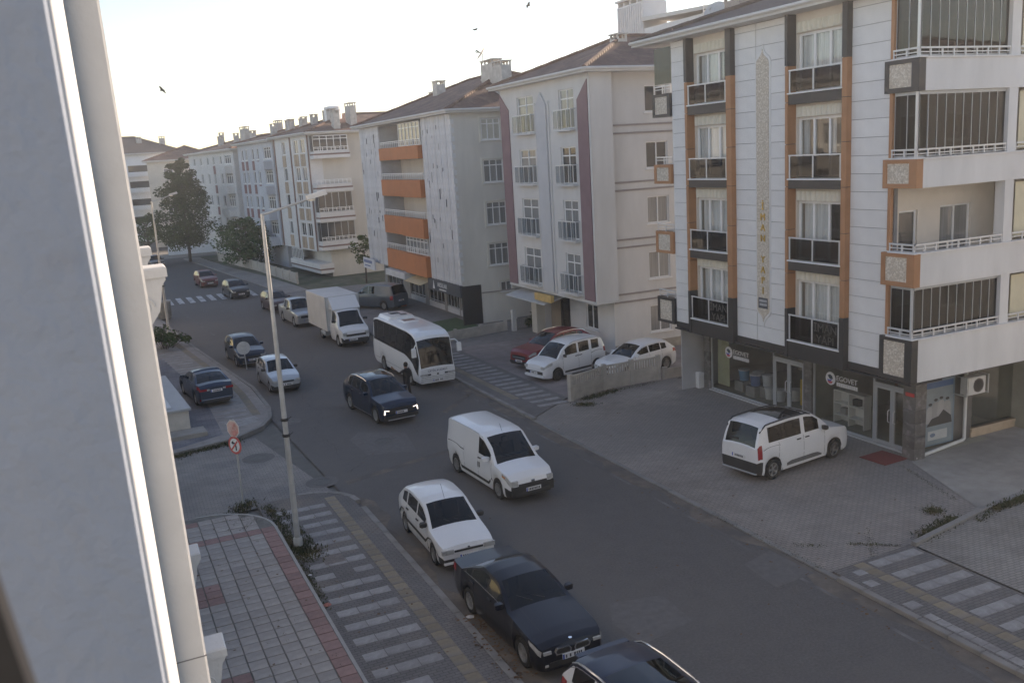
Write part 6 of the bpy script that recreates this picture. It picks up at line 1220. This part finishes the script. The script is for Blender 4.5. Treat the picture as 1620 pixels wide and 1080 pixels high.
# weeds and grass in joints and along kerbs (uncountable)
wd = MB(); rw_ = random.Random(9)
def weeds(x0, y0, x1, y1, wdt, n, z=.12, hgt=.12):
    for _ in range(n):
        t_ = rw_.random(); x = x0+(x1-x0)*t_+rw_.gauss(0, wdt); y = y0+(y1-y0)*t_+rw_.gauss(0, wdt); h_ = hgt*rw_.uniform(.12, .5); a = rw_.uniform(0, 6.28); l = h_*rw_.uniform(.4, 1.4)
        dx, dy = math.cos(a)*l, math.sin(a)*l; wv = h_*.35; wd.add([(x-dy/l*wv, y+dx/l*wv, z), (x+dy/l*wv, y-dx/l*wv, z), (x+dx, y+dy, z+h_)], [(0, 1, 2)])
weeds(4.15, 28.9, 4.3, 24.6, .1, 1500); weeds(4.3, 25.6, 4.5, 24.2, .22, 1300, hgt=.16); weeds(4.15, 24.6, 4.12, 21.0, .09, 700); weeds(3.2, 29.2, 3.8, 29.9, .18, 500, z=.01, hgt=.16); weeds(2.4, 28.2, 3.6, 27.6, .05, 180, z=.25, hgt=.06); weeds(2.6, 27.0, 3.4, 28.3, .05, 160, z=.25, hgt=.06); weeds(3.0, 26.9, 3.6, 27.6, .05, 160, z=.25, hgt=.06); weeds(4.5, 28.3, 4.7, 25.4, .06, 500)
weeds(1.8, 36.5, 4.6, 37.4, .18, 1300, z=.02, hgt=.18); weeds(-2, 36.3, 1.8, 36.5, .2, 500, z=.02, hgt=.18)
weeds(18.6, 34.2, 20.6, 34.75, .13, 900, z=.06, hgt=.16); weeds(18.0, 33.7, 18.6, 33.3, .16, 500, z=.06, hgt=.14); weeds(20.6, 34.7, 23, 34.9, .1, 250, z=.06, hgt=.12); weeds(24, 34.6, 26, 34.5, .15, 300, z=.07, hgt=.14)
weeds(19.0, 16.55, 20.8, 17.0, .14, 1500, z=.09, hgt=.16); weeds(20.6, 17.7, 20.9, 17.8, .12, 400, z=.07, hgt=.14); weeds(22.0, 16.8, 27.0, 17.2, .1, 2200, z=.16, hgt=.2); weeds(21.0, 16.5, 22.3, 16.9, .08, 300, z=.13)
weeds(16.9, 16.2, 18.4, 17.9, .06, 220, z=.05, hgt=.07); weeds(17.2, 17.4, 18.2, 16.6, .04, 250, z=.05, hgt=.08); weeds(16.0, 18.1, 16.6, 17.6, .06, 120, z=.04, hgt=.08); weeds(15.5, 21, 15.6, 16.6, .07, 350, z=.04, hgt=.07); weeds(21.9, 18.0, 22.9, 20.9, .05, 350, z=.075, hgt=.06)
for _ in range(40):
    x, y = rw_.uniform(1.2, 3.6), rw_.uniform(16, 26); x = .12+round((x-.12)/.4)*.4; weeds(x, y, x+rw_.uniform(-.05, .05), y+rw_.uniform(-.12, .12), .03, 14, z=.25, hgt=.05)
wo_ = P('weeds', wd, mat('weed_green', (.042, .052, .02), .9, .5, 2.0, mottle=((.1, .085, .035), 1.5, .5, .65), space='World'), None); tag(wo_, 'low weeds and grass growing along kerbs and paving joints', 'weeds', kind='stuff')
lv = MB(); rl = random.Random(31)
for (x0, x1, y0, y1, n, z) in ((6.95, 7.35, 16.0, 19.2, 160, .008), (6.6, 6.95, 15.5, 19, 40, .128), (14.6, 15.45, 9, 24, 60, .012), (15.7, 21, 17, 32, 45, .075), (7.0, 14, 10, 34, 70, .012), (4.4, 6.7, 16, 28, 40, .125), (.8, 3.8, 16, 28, 40, .262)):
    for _ in range(n):
        x, y = rl.uniform(x0, x1), rl.uniform(y0, y1); s_ = rl.uniform(.02, .05); a = rl.uniform(0, 6.28); lv.add([(x+s_*math.cos(a+k*1.57), y+s_*math.sin(a+k*1.57)*(.5 if k % 2 else 1), z+rl.uniform(0, .02)) for k in range(4)], [(0, 1, 2, 3)])
lo = P('fallen_leaves', lv, mat('dry_leaf', (.1, .055, .03), .9, .5, 3, space='World'), None); tag(lo, 'scattered dry leaves and grit along the gutters', 'leaves', kind='stuff')
# ------------------------------------------------------------------ person by the minibus
def person(label, loc, rz):
    t = T('person', label, 'person', loc, rz)
    V = {'pel': (0, 0, .95), 'wai': (0, .01, 1.08), 'che': (0, .0, 1.3), 'nec': (0, .0, 1.47), 'hea': (.02, 0, 1.56), 'top': (.03, 0, 1.72), 'hl': (0, .1, .9), 'kl': (.04, .11, .5), 'al': (0, .11, .09), 'tl': (.16, .12, .04), 'hr': (0, -.1, .9), 'kr': (-.02, -.12, .5), 'ar': (-.08, -.12, .09), 'tr': (.08, -.13, .04),
         'sl': (0, .18, 1.4), 'el': (.1, .36, 1.3), 'wl': (.26, .5, 1.5), 'pl': (.3, .54, 1.58), 'sr': (0, -.18, 1.4), 'er': (-.03, -.25, 1.14), 'wr': (.1, -.24, .93), 'pr': (.13, -.23, .85)}
    Ed = [('pel', 'wai'), ('wai', 'che'), ('che', 'nec'), ('nec', 'hea'), ('hea', 'top'), ('pel', 'hl'), ('hl', 'kl'), ('kl', 'al'), ('al', 'tl'), ('pel', 'hr'), ('hr', 'kr'), ('kr', 'ar'), ('ar', 'tr'), ('che', 'sl'), ('sl', 'el'), ('el', 'wl'), ('wl', 'pl'), ('che', 'sr'), ('sr', 'er'), ('er', 'wr'), ('wr', 'pr')]
    hands = {}
    for sd_, base, d in (('l', V['pl'], Vector((.5, .45, .75)).normalized()), ('r', V['pr'], Vector((.25, .05, -1)).normalized())):
        sidev = d.orthogonal().normalized()
        for i in range(4): V['f%s%d' % (sd_, i)] = tuple(Vector(base)+d*(.09-.012*abs(i-1))+sidev*(i-1.5)*.022); Ed.append(('p'+sd_, 'f%s%d' % (sd_, i)))
        V['t'+sd_+'h'] = tuple(Vector(base)+d*.035+sidev*.06); Ed.append(('p'+sd_, 't'+sd_+'h'))
    ks2 = list(V); me = bpy.data.meshes.new('body'); me.from_pydata([V[k] for k in ks2], [(ks2.index(a), ks2.index(b)) for a, b in Ed], [])
    o = bpy.data.objects.new('body', me); COL.objects.link(o); o.parent = t
    md = o.modifiers.new('Skin', 'SKIN'); sk = me.skin_vertices[0].data if me.skin_vertices else None
    rad = dict(pel=(.15, .12), wai=(.15, .11), che=(.175, .115), nec=(.06, .06), hea=(.08, .09), top=(.07, .08), hl=(.095, .095), kl=(.065, .065), al=(.045, .045), tl=(.04, .03), sl=(.075, .07), el=(.05, .05), wl=(.034, .034), pl=(.035, .025))
    if sk is None:
        me.attributes  # skin data layer is created with the modifier on evaluation
    else:
        for i, k in enumerate(ks2):
            kk = k if k in rad else (k[0]+'l' if k[0]+'l' in rad and len(k) == 2 else None); r_ = rad.get(kk, (.011, .011)); sk[i].radius = r_; sk[i].use_root = (k == 'pel')
    o.modifiers.new('Sub', 'SUBSURF').levels = 1; o.modifiers['Sub'].render_levels = 2
    M = bpy.data.materials.new('dark_clothes'); M.use_nodes = True; N = M.node_tree.nodes; L = M.node_tree.links; tc = N.new('ShaderNodeTexCoord'); sx = N.new('ShaderNodeSeparateXYZ'); L.new(tc.outputs['Object'], sx.inputs[0])
    rp = N.new('ShaderNodeValToRGB'); rp.color_ramp.interpolation = 'CONSTANT'; e = rp.color_ramp.elements; e[0].position = 0; e[0].color = (.02, .02, .02, 1); e[1].position = .05; e[1].color = (.02, .022, .028, 1)
    for p_, c_ in ((.55, (.022, .02, .022, 1)), (.86, (.3, .17, .12, 1))): q_ = e.new(p_); q_.color = c_
    dv = N.new('ShaderNodeMath'); dv.operation = 'DIVIDE'; dv.inputs[1].default_value = 1.72; L.new(sx.outputs[2], dv.inputs[0]); L.new(dv.outputs[0], rp.inputs[0]); L.new(rp.outputs[0], N['Principled BSDF'].inputs['Base Color']); N['Principled BSDF'].inputs['Roughness'].default_value = .9; me.materials.append(M)
    hm = mat('hair_dark', (.015, .012, .01), .8); b = MB(); b.lathe([(.02, 1.55), (.075, 1.56), (.1, 1.62), (.098, 1.68), (.07, 1.745), (.02, 1.765)], (-.005, 0, 0), 14); P('hair', b, hm, t, 60)
    return t
person('person in dark clothes with one arm raised, standing between minibus and blue SUV', (12.35, 39.2, .0), R(120))
# ------------------------------------------------------------------ birds
def bird(label, d, dist, span, roll, yaw):
    p = Vector((0, 0, CAM_H))+Vector(d).normalized()*dist; t = T('bird', label, 'bird', p, yaw, 'birds over the roofs'); t.rotation_euler = (0, roll, yaw)
    P('body', MB().lathe([(.005, -.2*span), (.05*span, -.1*span), (.06*span, .05*span), (.035*span, .16*span), (.008, .22*span)], n=8, axis='y'), mat('bird_dark', (.03, .032, .033), .8), t, 40)
    for sg in (1, -1): P('wing', MB().add([(sg*.03*span, .1*span, .01), (sg*.25*span, .12*span, .07*span), (sg*.55*span, -.02*span, .03*span), (sg*.25*span, -.06*span, .06*span), (sg*.03*span, -.1*span, .01), (sg*.25*span, .1*span, .06*span)], [(0, 1, 3, 4), (1, 2, 3), (0, 5, 4)]), MATS['bird_dark'], t)
bird('small dark bird gliding left over the far roofs', (.0988, 1.094, .088), 60, .85, .5, R(60)); bird('dark bird with spread wings high above the chimneys', (.4123, .9625, .1323), 55, .9, -.2, R(20)); bird('small bird just above the chimney dish', (.4120, .9573, .1082), 80, .9, .3, R(40)); bird('bird at the upper edge of the sky', (.4675, .9425, .1543), 70, .9, .4, R(80))
# people-like bright wall and sign at the sunlit crossing
t = T('garden_wall', 'sunlit white wall at the far crossing beside the tall tree', 'wall', (10.5, 131.5, 0), R(-8)); P('wall', MB().box(-.5, 7.5, 0, .25, 0, 1.5), w8, t); P('coping', MB().cbox(-.6, 7.6, -.05, .3, 1.502, 1.6, .02), w8, t)
# ------------------------------------------------------------------ air
hz = P('haze', MB().box(-120, 130, -60, 260, -1.2, 27), None); hz['kind'] = 'stuff'; hz['label'] = 'thin bright haze filling the street'; hz['category'] = 'haze'
HM = bpy.data.materials.new('haze_air'); HM.use_nodes = True; HN = HM.node_tree.nodes; HN.clear(); ho = HN.new('ShaderNodeOutputMaterial'); hv = HN.new('ShaderNodeVolumePrincipled')
hv.inputs['Color'].default_value = (.92, .95, 1, 1); hv.inputs['Density'].default_value = .0009; hv.inputs['Anisotropy'].default_value = .45  # thin haze, made denser as fill for the shaded street and for lens glare
HM.node_tree.links.new(hv.outputs[0], ho.inputs['Volume']); hz.data.materials.append(HM)
